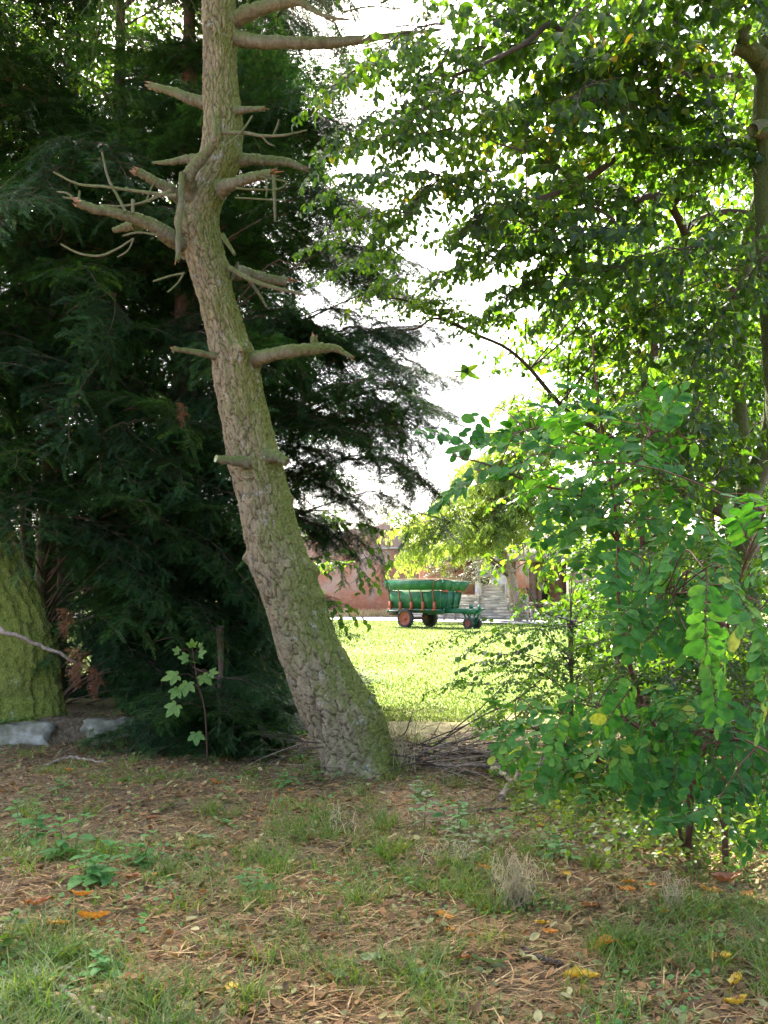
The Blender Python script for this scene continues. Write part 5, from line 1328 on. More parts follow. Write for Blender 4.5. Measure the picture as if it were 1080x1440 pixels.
# ================================================================ THE PINNATE SHRUB (blue green oval leaflets), NEAREST ON THE RIGHT
LEAFLETS = [leaf_tpl(1.0, .58, 8, .24, .16, peak=.52, tip=2, stalk=.06), leaf_tpl(1.0, .50, 8, .40, .30, peak=.48, tip=2, stalk=.06), leaf_tpl(1.0, .66, 8, .12, .02, peak=.58, tip=2, stalk=.06)]
def compound(seed, n=5, L=.24):
    r2 = np.random.default_rng(seed); mb = MB()
    q = np.array([[t * L, .012 * math.sin(3 * t + seed), -.05 * t * t] for t in np.linspace(0, 1, 10)])
    mb.tube(q, np.linspace(.0017, .0008, 10), 4, 0)
    Pp, Dd, sc = [], [], []
    for i in range(n):
        t = .22 + .70 * i / (n - 1); k = t * 9; k0 = int(k); p = q[k0] + (q[min(k0 + 1, 9)] - q[k0]) * (k - k0)
        for s in (-1, 1):
            a = R(72 - 14 * t + 10 * r2.standard_normal()); Pp.append(p); Dd.append([math.cos(a), s * math.sin(a), -.06 + .12 * r2.standard_normal()]); sc.append(.062 * (.82 + .3 * math.sin(t * 2.6)) * (.85 + .3 * r2.random()))
    Pp.append(q[-1]); Dd.append([1, 0, -.15]); sc.append(.06)
    K = len(Pp)
    for v in range(3):
        s_ = slice(v, None, 3); k_ = len(Pp[s_]); mb.scatter(LEAFLETS[v], frames(np.array(Dd)[s_], np.tile([0, 0, 1.0], (k_, 1)) + .22 * r2.standard_normal((k_, 3))), np.array(Pp)[s_], np.array(sc)[s_] * (.72 + .42 * r2.random(k_)), 1)
    return mb
def robinia():
    Yb = 5.7
    p = G(965, 1205)
    t = thing('pinnate_shrub', 'nearest shrub at the lower right with blue green oval leaflets in pairs', 'shrub', (p[0], p[1], 0)); loc = np.array(t.location)
    stems = [[(965, 1205, p[1]), (968, 1120, 5.5), (900, 980, 5.1), (872, 860, 4.8), (868, 740, 4.6), (852, 640, 4.5), (838, 540, 4.4), (832, 470, 4.4)],
             [(968, 1190, p[1]), (975, 1100, 5.4), (1010, 1000, 4.7), (1020, 900, 4.1), (1045, 800, 3.7), (1075, 720, 3.5)],
             [(962, 1195, p[1]), (940, 1130, 5.4), (860, 1080, 5.0), (780, 1040, 4.8), (725, 1010, 4.6)],
             [(868, 760, 4.6), (820, 700, 4.5), (750, 680, 4.4), (690, 655, 4.3), (635, 640, 4.3)],
             [(860, 680, 4.5), (900, 620, 4.3), (950, 600, 4.2)], [(852, 640, 4.5), (790, 600, 4.3), (720, 610, 4.2)],
             [(1000, 1050, 4.8), (1040, 1040, 4.2), (1085, 1060, 3.7)], [(930, 1060, 5.2), (880, 1010, 4.6), (800, 985, 4.4)], [(1020, 880, 4.0), (960, 840, 3.8), (900, 830, 3.8)]]
    SP = []
    for k, s in enumerate(stems):
        q = smoothpath(np.array([P(*v) for v in s]), 40); SP.append(q)
        b = MB(); b.tube(q - loc, np.linspace(.020 if k < 2 else .012, .004, 40) if k < 3 else np.linspace(.008, .003, 40), 8); b.build('stem', M['red_twig'], t, smooth=True)
    SPc = np.vstack(SP)
    leaves = [compound(i, 6 + i % 3, .22 + .03 * (i % 3)) for i in range(6)]
    r2 = np.random.default_rng(95)
    clumps = [([(690, 600), (800, 570), (960, 585), (970, 720), (820, 740), (720, 670)], 36, (3.7, 4.7), (-.8, -.3, -.1)),
              ([(615, 590), (715, 590), (720, 690), (640, 700)], 6, (4.1, 4.5), (-.8, -.1, -.3)),
              ([(760, 690), (960, 700), (960, 790), (780, 780)], 17, (4.0, 4.8), (-.5, -.3, -.4)),
              ([(860, 790), (1000, 790), (1010, 900), (880, 890)], 17, (3.5, 4.1), (-.3, -.7, -.4)),
              ([(980, 740), (1090, 740), (1090, 800), (1000, 840)], 6, (3.1, 3.6), (-.2, -.7, -.2)),
              ([(990, 830), (1090, 830), (1090, 1000), (1000, 980)], 9, (2.75, 3.3), (-.1, -.35, -.9)),
              ([(700, 990), (860, 960), (970, 970), (960, 1090), (820, 1110), (720, 1060)], 40, (4.2, 5.0), (-.5, -.5, -.45)),
              ([(900, 1010), (1090, 1000), (1090, 1185), (1010, 1165), (900, 1090)], 30, (3.8, 4.8), (-.25, -.5, -.6)),
              ([(1010, 700), (1090, 690), (1090, 740)], 3, (3.3, 3.8), (-.4, -.5, -.1)),
              ([(790, 540), (940, 560), (930, 600), (800, 590)], 7, (4.1, 4.6), (-.6, -.2, .1))]
    wood = MB(); big = 0
    parts = []
    for ci, (poly, n, Yr, d0) in enumerate(clumps):
        mb = MB()
        for (px, py) in spots(poly, n, 960 + ci):
            c = P(px, py, Yr[0] + (Yr[1] - Yr[0]) * r2.random()); d = nrm(np.array(d0) + .38 * r2.standard_normal(3))
            base = c - d * .12
            fr = frames(d[None], np.array([[0, -.35, 1.0]]) + .35 * r2.standard_normal((1, 3)), np.array([.3 * r2.standard_normal()]))[0]
            src = leaves[int(r2.integers(6))]; sc = .80 + .35 * r2.random()
            for (F, m), in zip(src.F): mb.F.append((F + mb.n, m))
            V = np.concatenate(src.V) @ fr.T * sc + base - loc; mb.V.append(V); mb.A.append(np.zeros(len(V))); mb.n += len(V)
            j = int(np.argmin(np.linalg.norm(SPc - base, axis=1) + .8 * np.abs(SPc[:, 2] - base[2] + .1)))
            mid = (SPc[j] + base) / 2 + np.array([0, 0, .04]) + .03 * r2.standard_normal(3)
            wood.tube(smoothpath([SPc[j] - loc, mid - loc, base - loc], 8), np.linspace(.004, .0016, 8), 4, 0, cap=False)
        mb.build('leaf_spray', [M['red_twig'], M['robinia']], t)
    wood.build('branchlets', M['red_twig'], t)
robinia()

# ================================================================ FAR TREE, BUSH
b = P(727, 866, 51.0)
leafy_tree('weeping_tree', 'pale green weeping tree in front of the farm wall, over the trailer', (b[0], 51.0), 5.4, [
    ([(560, 745), (600, 700), (640, 655), (690, 620), (770, 600), (800, 735), (730, 745), (650, 755), (590, 775)], 80, (47.5, 52.0), (.85, 1.25), -.1, (-.3, 0, 0)),
    ([(690, 560), (780, 540), (800, 640), (700, 640)], 14, (48.5, 52.0), (.8, 1.1), 0, None)], 41, WILLOW_B, 'dead_twig', .32, lean=(-1.2, 0), Lref=2.4, limb_r=.03)
b = P(640, 832, 53.0)
leafy_tree('grey_bush', 'grey green bush hanging over the white wall behind the fence', (b[0], 53.0), 2.6, [
    ([(605, 775), (690, 765), (700, 795), (680, 815), (610, 812)], 20, (52.5, 54.0), (.6, .9), .1, None)], 42, GREY_B, 'dead_twig', .08, Lref=1.6, limb_r=.012, cat='bush')
b = P(545, 832, 75.0)
leafy_tree('broadleaf_tree', 'faint grey green tree peeping over the top of the brick wall', (b[0], 75.0), 7.5, [
    ([(500, 735), (530, 712), (560, 700), (575, 730), (600, 760), (520, 770)], 18, (73.0, 77.0), (1.0, 1.4), 0, None)], 43, GREY_B, 'dead_twig', .2, Lref=1.6, limb_r=.02)
# bare dead branches by the brick pier
dead = thing('dead_branch', 'bare pale branch reaching right across the dark brick bay', 'branch', P(735, 832, 50)); loc = np.array(dead.location)
mb = MB()
for pts, rd in (([(716, 812, 50), (728, 798, 50), (742, 790, 50), (756, 785, 50), (770, 790, 50)], .05), ([(738, 800, 50), (755, 806, 50), (770, 808, 50), (778, 812, 50)], .035), ([(700, 806, 50), (712, 800, 50), (722, 796, 50)], .03), ([(742, 790, 50), (752, 778, 50), (760, 774, 50)], .03), ([(727, 866, 50.6), (722, 830, 50.4), (716, 812, 50)], .09)):
    q = smoothpath(np.array([P(*v) for v in pts]), 16); mb.tube(q - loc, rd * np.linspace(1, .4, 16), 6)
mb.build('wood', M['dead_twig'], dead)

# far hedge / tree line beyond the farm, closes the horizon on both sides
r2 = np.random.default_rng(99)
hd = thing('tree_line', 'distant trees closing the view beyond the farm buildings', 'trees', (0, 90, 0))
hd['kind'] = 'stuff'; del hd['category']
for i in range(70):
    px = r2.uniform(-900, 500) if i < 40 else r2.uniform(800, 1900)
    put(hd, 'foliage', BACK_B[i % 4], P(px, 832 - r2.uniform(0, 60), 88 + 5 * r2.random()), (r2.standard_normal(), r2.standard_normal(), .5), 4.5)
# ================================================================ STONES, STICKS, BRUSHWOOD
def stone(px, py, w_, h_, d_, lab, seed, Y=None, rot=0):
    g = G(px, py); r2 = np.random.default_rng(seed)
    t = thing('stone_block', lab, 'stone', (g[0], g[1] + d_ / 2, 0), rot)
    n = 15; u = np.linspace(-1, 1, n); V, F = [], []
    mb = MB()
    A, B = np.meshgrid(u, u)
    for ax_, sg in ((0, 1), (0, -1), (1, 1), (1, -1), (2, 1), (2, -1)):
        q = np.zeros((n, n, 3)); o_ = [k for k in range(3) if k != ax_]; q[..., ax_] = sg; q[..., o_[0]] = A; q[..., o_[1]] = B
        q = q.reshape(-1, 3); ln = (np.abs(q) ** 7).sum(1) ** (1 / 7); q = q / ln[:, None]
        bump = 1 + .24 * (fbm(q[:, 0] * 2 + q[:, 2] * 1.3 + 5, q[:, 1] * 2 + q[:, 2] * 1.7 + 5, seed, 4) - .5) * 2
        q = q * bump[:, None] * np.array([w_ / 2, d_ / 2, h_ / 2]) + [0, 0, h_ * .30]
        k = (np.arange(n - 1)[:, None] * n + np.arange(n - 1)[None]).ravel(); f = np.stack([k, k + 1, k + n + 1, k + n], -1)
        if (sg > 0) == (ax_ == 1): f = f[:, ::-1]
        mb.add(q, [f])
    mb.build('stone', M['stone'], t, smooth=False)
    return t
stone(15, 1048, .75, .27, .3, 'pale weathered stone block at the left edge below the mossy trunk', 1)
stone(150, 1046, .52, .30, .3, 'pale broken stone block under the low yew, right of the left edge one', 2, rot=.15)
stone(352, 1036, .26, .24, .2, 'small grey stone block half hidden behind the low yew sprays', 3)

def stick(name, lab, pts, rad, m='dead_twig', cat='stick', z=True, forks=()):
    w_ = np.array([P(*v) if len(v) == 3 else G(*v) for v in pts])
    if z:
        for v, s in zip(w_, pts):
            if len(s) == 2: v[2] = gh(v[0], v[1]) + rad
    t = thing(name, lab, cat, w_[0]); loc = np.array(t.location); r2 = np.random.default_rng(len(lab))
    q = smoothpath(w_, 30); q[1:-1] += .35 * rad * r2.standard_normal((28, 3))
    mb = MB(); mb.tube(q - loc, rad * np.linspace(1, .55, 30) * (1 + .1 * r2.standard_normal(30)), 8); o = mb.build('wood', M[m], t, smooth=True)
    for f in forks:
        fq = smoothpath(np.array([P(*v) if len(v) == 3 else G(*v) + np.array([0, 0, rad]) for v in f]), 14)
        b = MB(); b.tube(fq - loc, rad * .55 * np.linspace(1, .4, 14), 6); b.build('side_twig', M[m], t, smooth=True)
    return t
stick('fallen_branch', 'thin pale dead branch leaning across the mossy trunk', [(-40, 880, 9.5), (20, 893, 9.45), (50, 906, 9.45), (85, 920, 9.45), (115, 938, 9.5)], .026)
stick('mossy_stick', 'yellow mossy stick lying on the left stone block', [(-15, 1018, 9.9), (25, 1012, 9.9), (52, 1010, 9.95)], .022, 'lime_leaf')
stick('fallen_branch', 'thick lichen covered branch in the bottom left corner of the grass', [(-30, 1385), (30, 1405), (80, 1422), (140, 1450)], .026, 'branch_bark')
stick('fallen_branch', 'straight thin stick slanting through the grass near the bottom left corner', [(45, 1365), (80, 1395), (130, 1430), (190, 1462)], .014)
stick('fallen_branch', 'pale stick lying level above the bottom left branch', [(-20, 1378), (50, 1362), (110, 1368), (170, 1374)], .012)
stick('fallen_branch', 'short dark stick on bare soil at the lower right', [(735, 1340), (760, 1350), (790, 1358)], .018, 'twig')
stick('fallen_branch', 'forked grey branch lying in the brushwood heap right of the pine', [(705, 1122), (722, 1100, 8.0), (752, 1080, 8.1), (778, 1056, 8.2), (788, 1040, 8.3)], .028, forks=[[(722, 1100, 8.0), (708, 1085, 8.1), (695, 1070, 8.2)], [(745, 1086, 8.1), (735, 1060, 8.3), (738, 1040, 8.4)]])
stick('fallen_branch', 'pale debarked stick crossing the brushwood heap', [(692, 1078, 8.1), (712, 1092, 8.0), (722, 1104, 7.95)], .02, 'straw')
stick('fallen_branch', 'thin stick lying on the soil right of the pine foot below the brushwood', [(640, 1150), (700, 1138), (770, 1140)], .014, 'twig')
stick('fallen_branch', 'grey stick on the litter left of the low yew', [(60, 1078), (100, 1066), (150, 1078)], .018)

def brushwood():
    g = G(640, 1085); t = thing('brushwood_pile', 'heap of long thin dead twigs sweeping right from the foot of the pine', 'brushwood', (g[0], g[1], 0)); loc = np.array(t.location)
    r2 = np.random.default_rng(111)
    a, b = MB(), MB()
    for i in range(150):
        px = r2.uniform(548, 680); Y = 8.6 + .9 * r2.random() - .4
        x0 = P(px, 832, Y)[0]; z0 = gh(x0, Y) + .02 + .16 * r2.random() ** 2
        ang = r2.normal(-.05, .45); ln = .5 + 1.2 * r2.random() ** 1.3; el = r2.normal(.02, .16)
        if px < 600 and r2.random() < .4: el += .35
        d = np.array([math.cos(ang), math.sin(ang) * .6, el]); p = np.array([x0, Y, z0]); q = [p]
        if r2.random() < .25: d[0] *= -1
        bend = r2.normal(-.03, .05, 3)
        for k in range(9):
            d = nrm(d + bend + .07 * r2.standard_normal(3)); p = p + d * ln / 9
            p = np.array([p[0], p[1], max(p[2], gh(p[0], p[1]) + .008)]); q.append(p)
        m = a if r2.random() < .45 else b
        m.tube(np.array(q) - loc, (.003 + .006 * r2.random() ** 2) * np.linspace(1, .45, 10), 5, 0)
        if r2.random() < .6:
            k = int(r2.integers(2, 7)); d2 = nrm(d + .8 * r2.standard_normal(3) + [0, 0, .2])
            m.tube(np.array([q[k], q[k] + d2 * .12 + [0, 0, .01], q[k] + d2 * .26]) - loc, [.003, .0025, .0015], 4, 0)
    a.build('dark_twigs', M['twig'], t); b.build('dry_twigs', M['dead_twig'], t)
    # fine upright dry stalks at the foot of the trunk
    c = MB()
    for i in range(60):
        px = r2.uniform(528, 585); Y = 8.25 + .3 * r2.random(); x0 = P(px, 832, Y)[0]; z0 = gh(x0, Y)
        c.tube(np.array([[x0, Y, z0], [x0 + .04 * r2.standard_normal(), Y - .03, z0 + .15], [x0 + .10 * r2.standard_normal() - .02, Y - .02, z0 + .2 + .25 * r2.random()]]) - loc, [.0025, .002, .001], 4, 0)
    c.build('dry_stalks', M['straw'], t)
brushwood()

# ================================================================ SMALL PLANTS
def herb(name, lab, px, py, h, pairs, size, tpl=NETTLE, m='nettle', stems=1, spread=.12, seed=0, cat='plant', group=None, lean=0.15, droop=-.15, stem_m='grass'):
    g = G(px, py); z = float(gh(g[0], g[1])); t = thing(name, lab, cat, (g[0], g[1], z), group=group); r2 = np.random.default_rng(seed + 1200)
    st, lv = MB(), MB()
    for s in range(stems):
        b = np.array([spread * r2.standard_normal(), spread * r2.standard_normal(), -.01]) if stems > 1 else np.zeros(3)
        ld = np.array([lean * r2.standard_normal(), lean * r2.standard_normal(), 1.0]); hh_ = h * (.7 + .5 * r2.random())
        q = smoothpath([b, b + ld * hh_ * .5 * np.array([.4, .4, 1]), b + ld * hh_], 10); st.tube(q, np.linspace(.004, .0018, 10) * (h / .3) ** .5, 5)
        a0 = r2.random() * 3
        for i in range(pairs):
            f = .25 + .75 * (i + .5) / pairs; p = q[min(9, int(f * 9.5))]; sz = size * (1.05 - .55 * f ** 2) * (.8 + .4 * r2.random())
            for k in range(2):
                a = a0 + i * 1.57 + k * 3.14 + .25 * r2.standard_normal(); d = np.array([math.cos(a), math.sin(a), droop + .5 * f + .15 * r2.standard_normal()])
                lv.scatter(tpl, frames(d[None], np.array([[0, 0, 1.0]]) + .2 * r2.standard_normal((1, 3))), (p + nrm(d) * .012)[None], sz * 1.3, 0)
        for k in range(3):
            a = a0 + k * 2.1; d = np.array([math.cos(a), math.sin(a), .6]); lv.scatter(tpl, frames(d[None], np.array([[0, 0, 1.0]])), q[-1][None], size * .5, 0)
    st.build('stem', M[stem_m], t); lv.build('leaves', M[m], t)
    return t
N_ = 'green weeds on the litter'
herb('nettle_plant', 'tallest nettle of the left group, at the left edge of the litter', 42, 1192, .24, 4, .085, stems=3, spread=.045, seed=1, group=N_)
herb('nettle_plant', 'nettle with drooping toothed leaves in the middle of the left group', 100, 1212, .22, 3, .095, stems=3, spread=.055, seed=2, group=N_)
herb('nettle_plant', 'low nettle nearest the camera in the left group, with broad dark leaves', 142, 1250, .17, 3, .095, stems=4, spread=.06, seed=3, group=N_)
herb('nettle_plant', 'nettle standing right of the left group, just above a brown leaf', 196, 1222, .17, 3, .075, stems=3, spread=.045, seed=4, group=N_)
herb('weed_plant', 'small weed on the litter above the left nettles', 82, 1118, .11, 2, .06, stems=3, spread=.05, seed=5, group=N_)
herb('weed_plant', 'row of mint like leaves in front of the pine foot, on its left side', 405, 1102, .13, 3, .06, stems=4, spread=.11, seed=6, group=N_)
herb('weed_plant', 'little weed tuft right of the mint like row, touching the pine foot', 447, 1100, .10, 2, .055, stems=2, spread=.05, seed=7, group=N_)
herb('weed_plant', 'single low weed on bare litter left of the pine foot', 322, 1122, .09, 2, .06, stems=2, spread=.03, seed=8, group=N_)
herb('weed_plant', 'flat weed with two dark leaves below the single low weed', 316, 1162, .05, 1, .08, stems=2, spread=.03, seed=9, group=N_)
herb('weed_plant', 'soft bright weed in the grass left of centre', 352, 1256, .09, 3, .06, stems=4, spread=.05, seed=10, group=N_)
herb('weed_plant', 'rounded leafy sapling in the grass at the left edge near the bottom', 20, 1352, .18, 3, .06, ROUND, 'beech_leaf', stems=3, spread=.05, seed=11, group=N_)
herb('weed_plant', 'pale lobed weed beside the bottom left branch', 148, 1372, .09, 2, .075, stems=3, spread=.04, seed=12, group=N_)
herb('mint_plant', 'bright leafy plant below the brushwood heap, right of the pine', 612, 1168, .24, 4, .07, stems=5, spread=.09, seed=13, group=N_, m='nettle')
herb('mint_plant', 'low feathery green plant in front of the brushwood, left of the straw tuft', 655, 1186, .12, 4, .06, stems=6, spread=.10, seed=14, group=N_, m='beech_leaf')
herb('mint_plant', 'sparse young shoot of round leaves just right of the pine foot', 588, 1122, .15, 3, .055, ROUND, 'beech_leaf', stems=3, spread=.05, seed=15, group=N_)
herb('mint_plant', 'clump of crinkled dark leaves between straw tuft and brushwood', 785, 1202, .10, 2, .075, stems=5, spread=.08, seed=16, group=N_)
herb('mint_plant', 'pale dead nettle like plant beneath the pinnate shrub at the right', 968, 1192, .22, 4, .075, stems=3, spread=.05, seed=17, group=N_, m='beech_leaf')
herb('mint_plant', 'narrow upright green shoot right of the feathery plant', 708, 1180, .16, 4, .05, stems=2, spread=.03, seed=18, group=N_)
herb('weed_plant', 'tiny bright weed halfway between the nettles and the pine', 250, 1135, .07, 2, .05, stems=3, spread=.06, seed=19, group=N_, m='beech_leaf')
herb('weed_plant', 'tiny round leaved weed on the litter above the nettles, nearest the stones', 172, 1105, .06, 2, .05, ROUND, 'beech_leaf', stems=3, spread=.06, seed=20, group=N_)
herb('ivy_plant', 'small leafy plant growing at the foot of the mossy trunk', 14, 1012, .35, 4, .07, ROUND, 'nettle', stems=5, spread=.10, seed=21)
herb('box_sprig', 'fresh green sprig of tiny leaves in the yew beside the dead brown spray', 160, 1000, .5, 16, .03, ROUND, 'beech_leaf', stems=5, spread=.06, seed=22)

# sycamore sapling in front of the yew
def sycamore():
    g = G(285, 1076); t = thing('sycamore_sapling', 'young sycamore with pale lobed leaves in front of the dark yew', 'sapling', (g[0], g[1], 0)); loc = np.array(t.location)
    Y = g[1]
    st = MB(); q = smoothpath(np.array([P(292, 1076, Y), P(288, 1000, Y - .05), P(278, 960, Y - .1), P(270, 910, Y - .12)]), 20); st.tube(q - loc, np.linspace(.009, .004, 20), 6)
    lobe = []
    for a, s in ((0, 1.0), (52, .85), (-52, .85), (105, .5), (-105, .5)):
        lobe.append((leaf_tpl(1, .52, 8, .12, .12, peak=.5, tooth=.08), np.array([[math.cos(R(a)), -math.sin(R(a)), 0], [math.sin(R(a)), math.cos(R(a)), 0], [0, 0, 1]]), (0, 0, 0.004 * s), s))
    SYC = merge_tpl(lobe)
    r2 = np.random.default_rng(5)
    lv = MB()
    for (px, py, sz, ax_, az_) in ((242, 998, .14, -.6, -.7), (240, 952, .15, -.9, -.2), (262, 968, .13, -.2, -.9), (290, 955, .13, .6, -.5), (270, 930, .10, -.3, .1), (258, 925, .09, -.8, .1), (284, 918, .09, .5, .2), (270, 905, .08, 0, .9), (276, 1038, .12, .1, -.6), (246, 975, .11, -.4, -.6), (300, 946, .09, .9, .1), (248, 915, .07, -.6, .3), (282, 908, .06, .4, .6)):
        c = P(px, py, Y - .22); j = int(np.argmin(np.linalg.norm(q - c, axis=1) + .3 * (q[:, 2] > c[2]))); d = nrm(np.array([ax_, -.35, az_]))
        b0 = c - d * sz * .35
        st.tube(smoothpath([q[j] - loc, (q[j] + b0) / 2 - loc + [0, 0, .03], b0 - loc], 8), .0025, 4)
        lv.scatter(SYC, frames(d[None], np.array([[0, -.75, .6]]) + .25 * r2.standard_normal((1, 3))), (b0 - loc)[None], sz * .95, 0)
    st.build('stem', M['red_twig'], t); lv.build('leaves', M['sycamore_leaf'], t)
sycamore()

# dry straw tufts
def straw_tuft(lab, px, py, h, n, seed, spread=.05, flop=.5):
    g = G(px, py); z = float(gh(g[0], g[1])); t = thing('dry_grass_tuft', lab, 'grass tuft', (g[0], g[1], z)); r2 = np.random.default_rng(seed + 1500); mb = MB()
    for i in range(n):
        b = np.array([spread * r2.standard_normal(), .6 * spread * r2.standard_normal(), 0]); a = r2.random() * 6.28; hh_ = h * (.5 + .6 * r2.random()); f = flop * r2.random()
        e = b + np.array([math.cos(a) * f * hh_, math.sin(a) * f * hh_, hh_ * (1 - .4 * f)])
        q = smoothpath([b, b * .6 + e * .4 + [0, 0, .2 * hh_], e, e + np.array([math.cos(a) * .3 * hh_ * f, math.sin(a) * .2 * hh_, -.25 * hh_ * r2.random()])], 10); q[1:-1] += .012 * r2.standard_normal((8, 3))
        mb.tube(q, np.linspace(.0021, .0011, 10), 4)
    mb.build('stalks', M['straw'], t); return t
straw_tuft('pale dry straw tuft standing in the grass right of centre', 724, 1268, .27, 85, 1)
straw_tuft('small limp straw tuft at the right on bare soil below the pinnate shrub', 946, 1282, .20, 26, 2, .03)
straw_tuft('loose bent straw stalks in the grass near the middle of the photo', 622, 1215, .16, 22, 3, .09, .8)
straw_tuft('thin upright straw stalks on the litter left of the loose bent ones', 480, 1180, .22, 9, 4, .06)
straw_tuft('bent dry stalks in front of the low feathery plant', 655, 1215, .16, 14, 5, .05, .9)

# fallen leaves one can count
def curled_leaf(L, W, curl, roll_, n=12, seed=0):
    r2 = np.random.default_rng(seed); t = np.linspace(0, 1, n + 1); V = []; m = 7
    for i, a in enumerate(t):
        hw = W / 2 * math.sin(math.pi * min(1, max(0, a ** .8))) ** .7 + .002
        for j in range(m):
            v = (j / (m - 1) - .5) * 2; ang = v * roll_
            yy = hw * (math.sin(ang) / roll_ if roll_ > .05 else v); zz = hw * ((1 - math.cos(ang)) / roll_ if roll_ > .05 else 0)
            V.append([a * L - L / 2, yy + .03 * L * math.sin(5 * a + seed), zz + curl * L * (2 * a - 1) ** 2 + .004 * r2.standard_normal()])
    V = np.array(V); k = (np.arange(n)[:, None] * m + np.arange(m - 1)[None]).ravel()
    Vb = V + [0, 0, .0012]; off = len(V)
    return V, np.stack([k, k + 1, k + m + 1, k + m], -1)
def fallen(px, py, L, W, m, lab, rot, curl=.12, roll_=1.0, seed=0, tilt=.2):
    g = G(px, py); z = float(gh(g[0], g[1])); r2 = np.random.default_rng(seed + int(px)); mb = MB(); V, F = curled_leaf(L, W, curl, roll_, seed=seed + int(px) % 7)
    ca, sa = math.cos(tilt * r2.standard_normal()), math.sin(tilt * r2.standard_normal())
    V = V @ np.array([[1, 0, 0], [0, ca, -sa], [0, sa, ca]]).T; V[:, 2] -= V[:, 2].min() - .006
    mb.add(V, [F]); o = mb.build('fallen_leaf', M[m], None, smooth=True); o.location = (g[0], g[1], z + .012); o.rotation_euler = (0, 0, rot)
    tag(o, lab, 'leaf', 'fallen leaves on the ground')
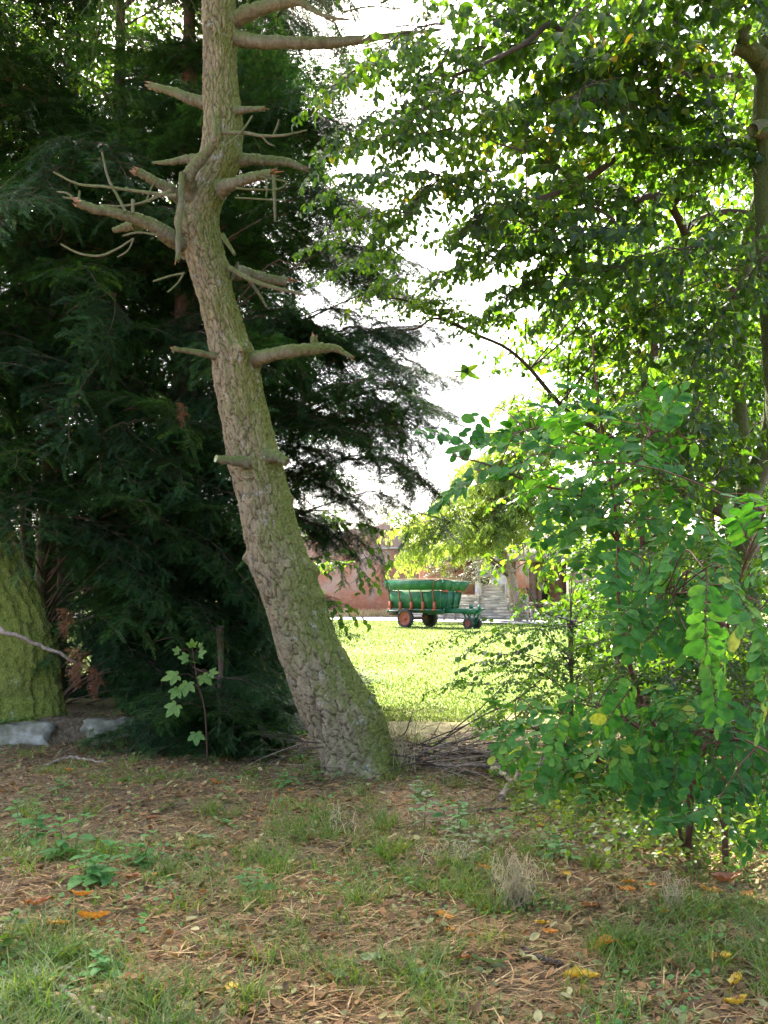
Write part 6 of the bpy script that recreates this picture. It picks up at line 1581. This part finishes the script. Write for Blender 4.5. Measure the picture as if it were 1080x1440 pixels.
FL = [(818, 1377, .15, .07, 'yellow_leaf', 'rolled bright yellow leaf lying lowest right of centre in the grass', .05, .05, 1.5), (858, 1332, .14, .08, 'orange_leaf', 'curled orange yellow leaf on grey bare soil above the rolled yellow leaf', .15, -.15, 1.2),
      (1035, 1390, .12, .055, 'yellow_leaf', 'upright yellow leaf in the grass at the lower right corner', 1.0, .1, 1.2), (1036, 1418, .11, .05, 'yellow_leaf', 'yellow leaf just under the upright one in the lower right corner', .4, .15, 1.2),
      (1020, 1352, .07, .045, 'yellow_leaf', 'small rounded yellow leaf above the lower right corner pair', 1.2, .1, .6), (1002, 1350, .07, .045, 'orange_leaf', 'folded orange leaf touching the small rounded yellow one', 1.8, .1, 1.0),
      (762, 1300, .07, .045, 'yellow_leaf', 'small yellow orange leaf right below the pale straw tuft', -.2, .1, 1.0), (774, 1313, .07, .04, 'orange_leaf', 'small orange leaf touching the one below the straw tuft', -.3, .1, 1.0),
      (326, 1402, .055, .05, 'yellow_leaf', 'small flat lemon yellow leaf near the bottom, left of centre', .3, .05, .4), (627, 1293, .10, .05, 'orange_leaf', 'orange brown leaf in the grass just left of the straw tuft', -.5, .1, 1.0),
      (632, 1316, .05, .035, 'orange_leaf', 'tiny orange leaf under the orange brown one by the straw tuft', 0, .1, 1.0), (682, 1226, .09, .05, 'orange_leaf', 'long orange leaf on the litter above the straw tuft', -.3, .15, 1.0),
      (130, 1302, .15, .08, 'orange_leaf', 'large orange curled leaf on the litter below the left nettles', .1, .15, 1.2), (80, 1308, .11, .06, 'orange_leaf', 'ragged orange leaf left of the large curled one', -.1, .1, 1.2),
      (52, 1285, .13, .07, 'brown_leaf', 'brown folded leaf at the left, above the ragged orange leaf', .6, .2, 1.2), (112, 1274, .12, .06, 'orange_leaf', 'rust orange leaf directly below the nearest nettle', -.15, .2, 1.2),
      (186, 1246, .09, .07, 'brown_leaf', 'veined light brown leaf leaning below the right nettle', 1.2, .2, .8), (215, 1240, .05, .035, 'yellow_leaf', 'small golden leaf right of the veined brown leaf', .1, .1, .8),
      (185, 1392, .10, .07, 'brown_leaf', 'brown leaf in the grass right of the bottom left branch', .3, .1, 1.0), (1022, 1244, .20, .10, 'brown_leaf', 'big crumpled brown leaf at the right edge of the bare soil', .4, .2, 1.3),
      (1000, 1256, .13, .06, 'orange_leaf', 'tan leaf in front of the big crumpled brown leaf', -.8, .15, 1.2), (1050, 1262, .10, .04, 'orange_leaf', 'bright rust leaf nearest the right edge beside the crumpled brown one', .5, .1, 1.2),
      (885, 1246, .07, .045, 'orange_leaf', 'orange leaf on soil between the two straw tufts, upper of three', -.1, .1, 1.0), (883, 1257, .08, .045, 'orange_leaf', 'orange leaf on soil between the two straw tufts, lower left of three', -.2, .1, 1.0),
      (916, 1248, .06, .045, 'orange_leaf', 'orange leaf on soil between the two straw tufts, right of three', .2, .1, 1.0), (830, 1277, .10, .06, 'brown_leaf', 'flat rust brown leaf on soil left of the curled orange yellow one', 0, .1, .8),
      (740, 1121, .08, .05, 'orange_leaf', 'glowing orange leaf in the sun patch beside the brushwood', 0, .1, 1.0), (826, 1160, .09, .03, 'yellow_leaf', 'narrow yellow leaf in the shade under the pinnate shrub', 0, .1, 1.2),
      (762, 1166, .08, .06, 'brown_leaf', 'red brown leaf behind the crinkled dark leaves', .4, .1, 1.0), (797, 1232, .05, .045, 'yellow_leaf', 'pale yellow round leaf above the flat rust brown leaf', .6, .1, .6),
      (966, 1265, .05, .04, 'yellow_leaf', 'pale lemon leaf right of the limp straw tuft', .3, .1, .6), (935, 1285, .05, .04, 'yellow_leaf', 'pale yellow leaf under the limp straw tuft', 1.2, .1, .8),
      (408, 1112, .05, .04, 'orange_leaf', 'small orange leaf in front of the mint like row at the pine foot', .2, .1, .8), (300, 1105, .07, .04, 'brown_leaf', 'dull brown leaf on the litter left of the pine foot', -.3, .1, 1.0),
      (595, 1078, .10, .06, 'orange_leaf', 'orange brown leaf caught among the twigs right of the pine foot', 1.1, .2, 1.0), (290, 1182, .14, .06, 'green_leaf', 'long grey green leaf lying left of centre on the litter', -.1, .1, .7),
      (305, 1108, .09, .04, 'orange_leaf', 'orange leaf with a dry edge left of the single low weed', -.4, .1, 1.0), (688, 1366, .15, .10, 'green_leaf', 'broad pale green leaf lying flat in the bottom grass', -.2, .1, .4),
      (588, 1382, .08, .07, 'green_leaf', 'beige green leaf left of the broad flat green one', .8, .1, .5), (522, 1362, .10, .06, 'green_leaf', 'fresh green oval leaf lying in the bottom grass left of the beige one', .3, .05, .4),
      (478, 1392, .07, .06, 'green_leaf', 'blue green oval leaf near the bottom edge, lowest of the green ones', .1, .05, .4), (655, 1358, .07, .06, 'brown_leaf', 'pinkish brown leaf above the broad flat green one', .4, .1, .8),
      (95, 1088, .10, .05, 'orange_leaf', 'rust leaf on the litter below the white stones', -.2, .15, 1.0), (215, 1150, .08, .05, 'brown_leaf', 'brown leaf between the nettles and the tiny bright weed', .5, .1, 1.0)]
for i, (px, py, L_, W_, m_, lab, rot, cu, ro) in enumerate(FL): fallen(px, py, L_, W_, m_, lab, rot, cu, ro, seed=i)
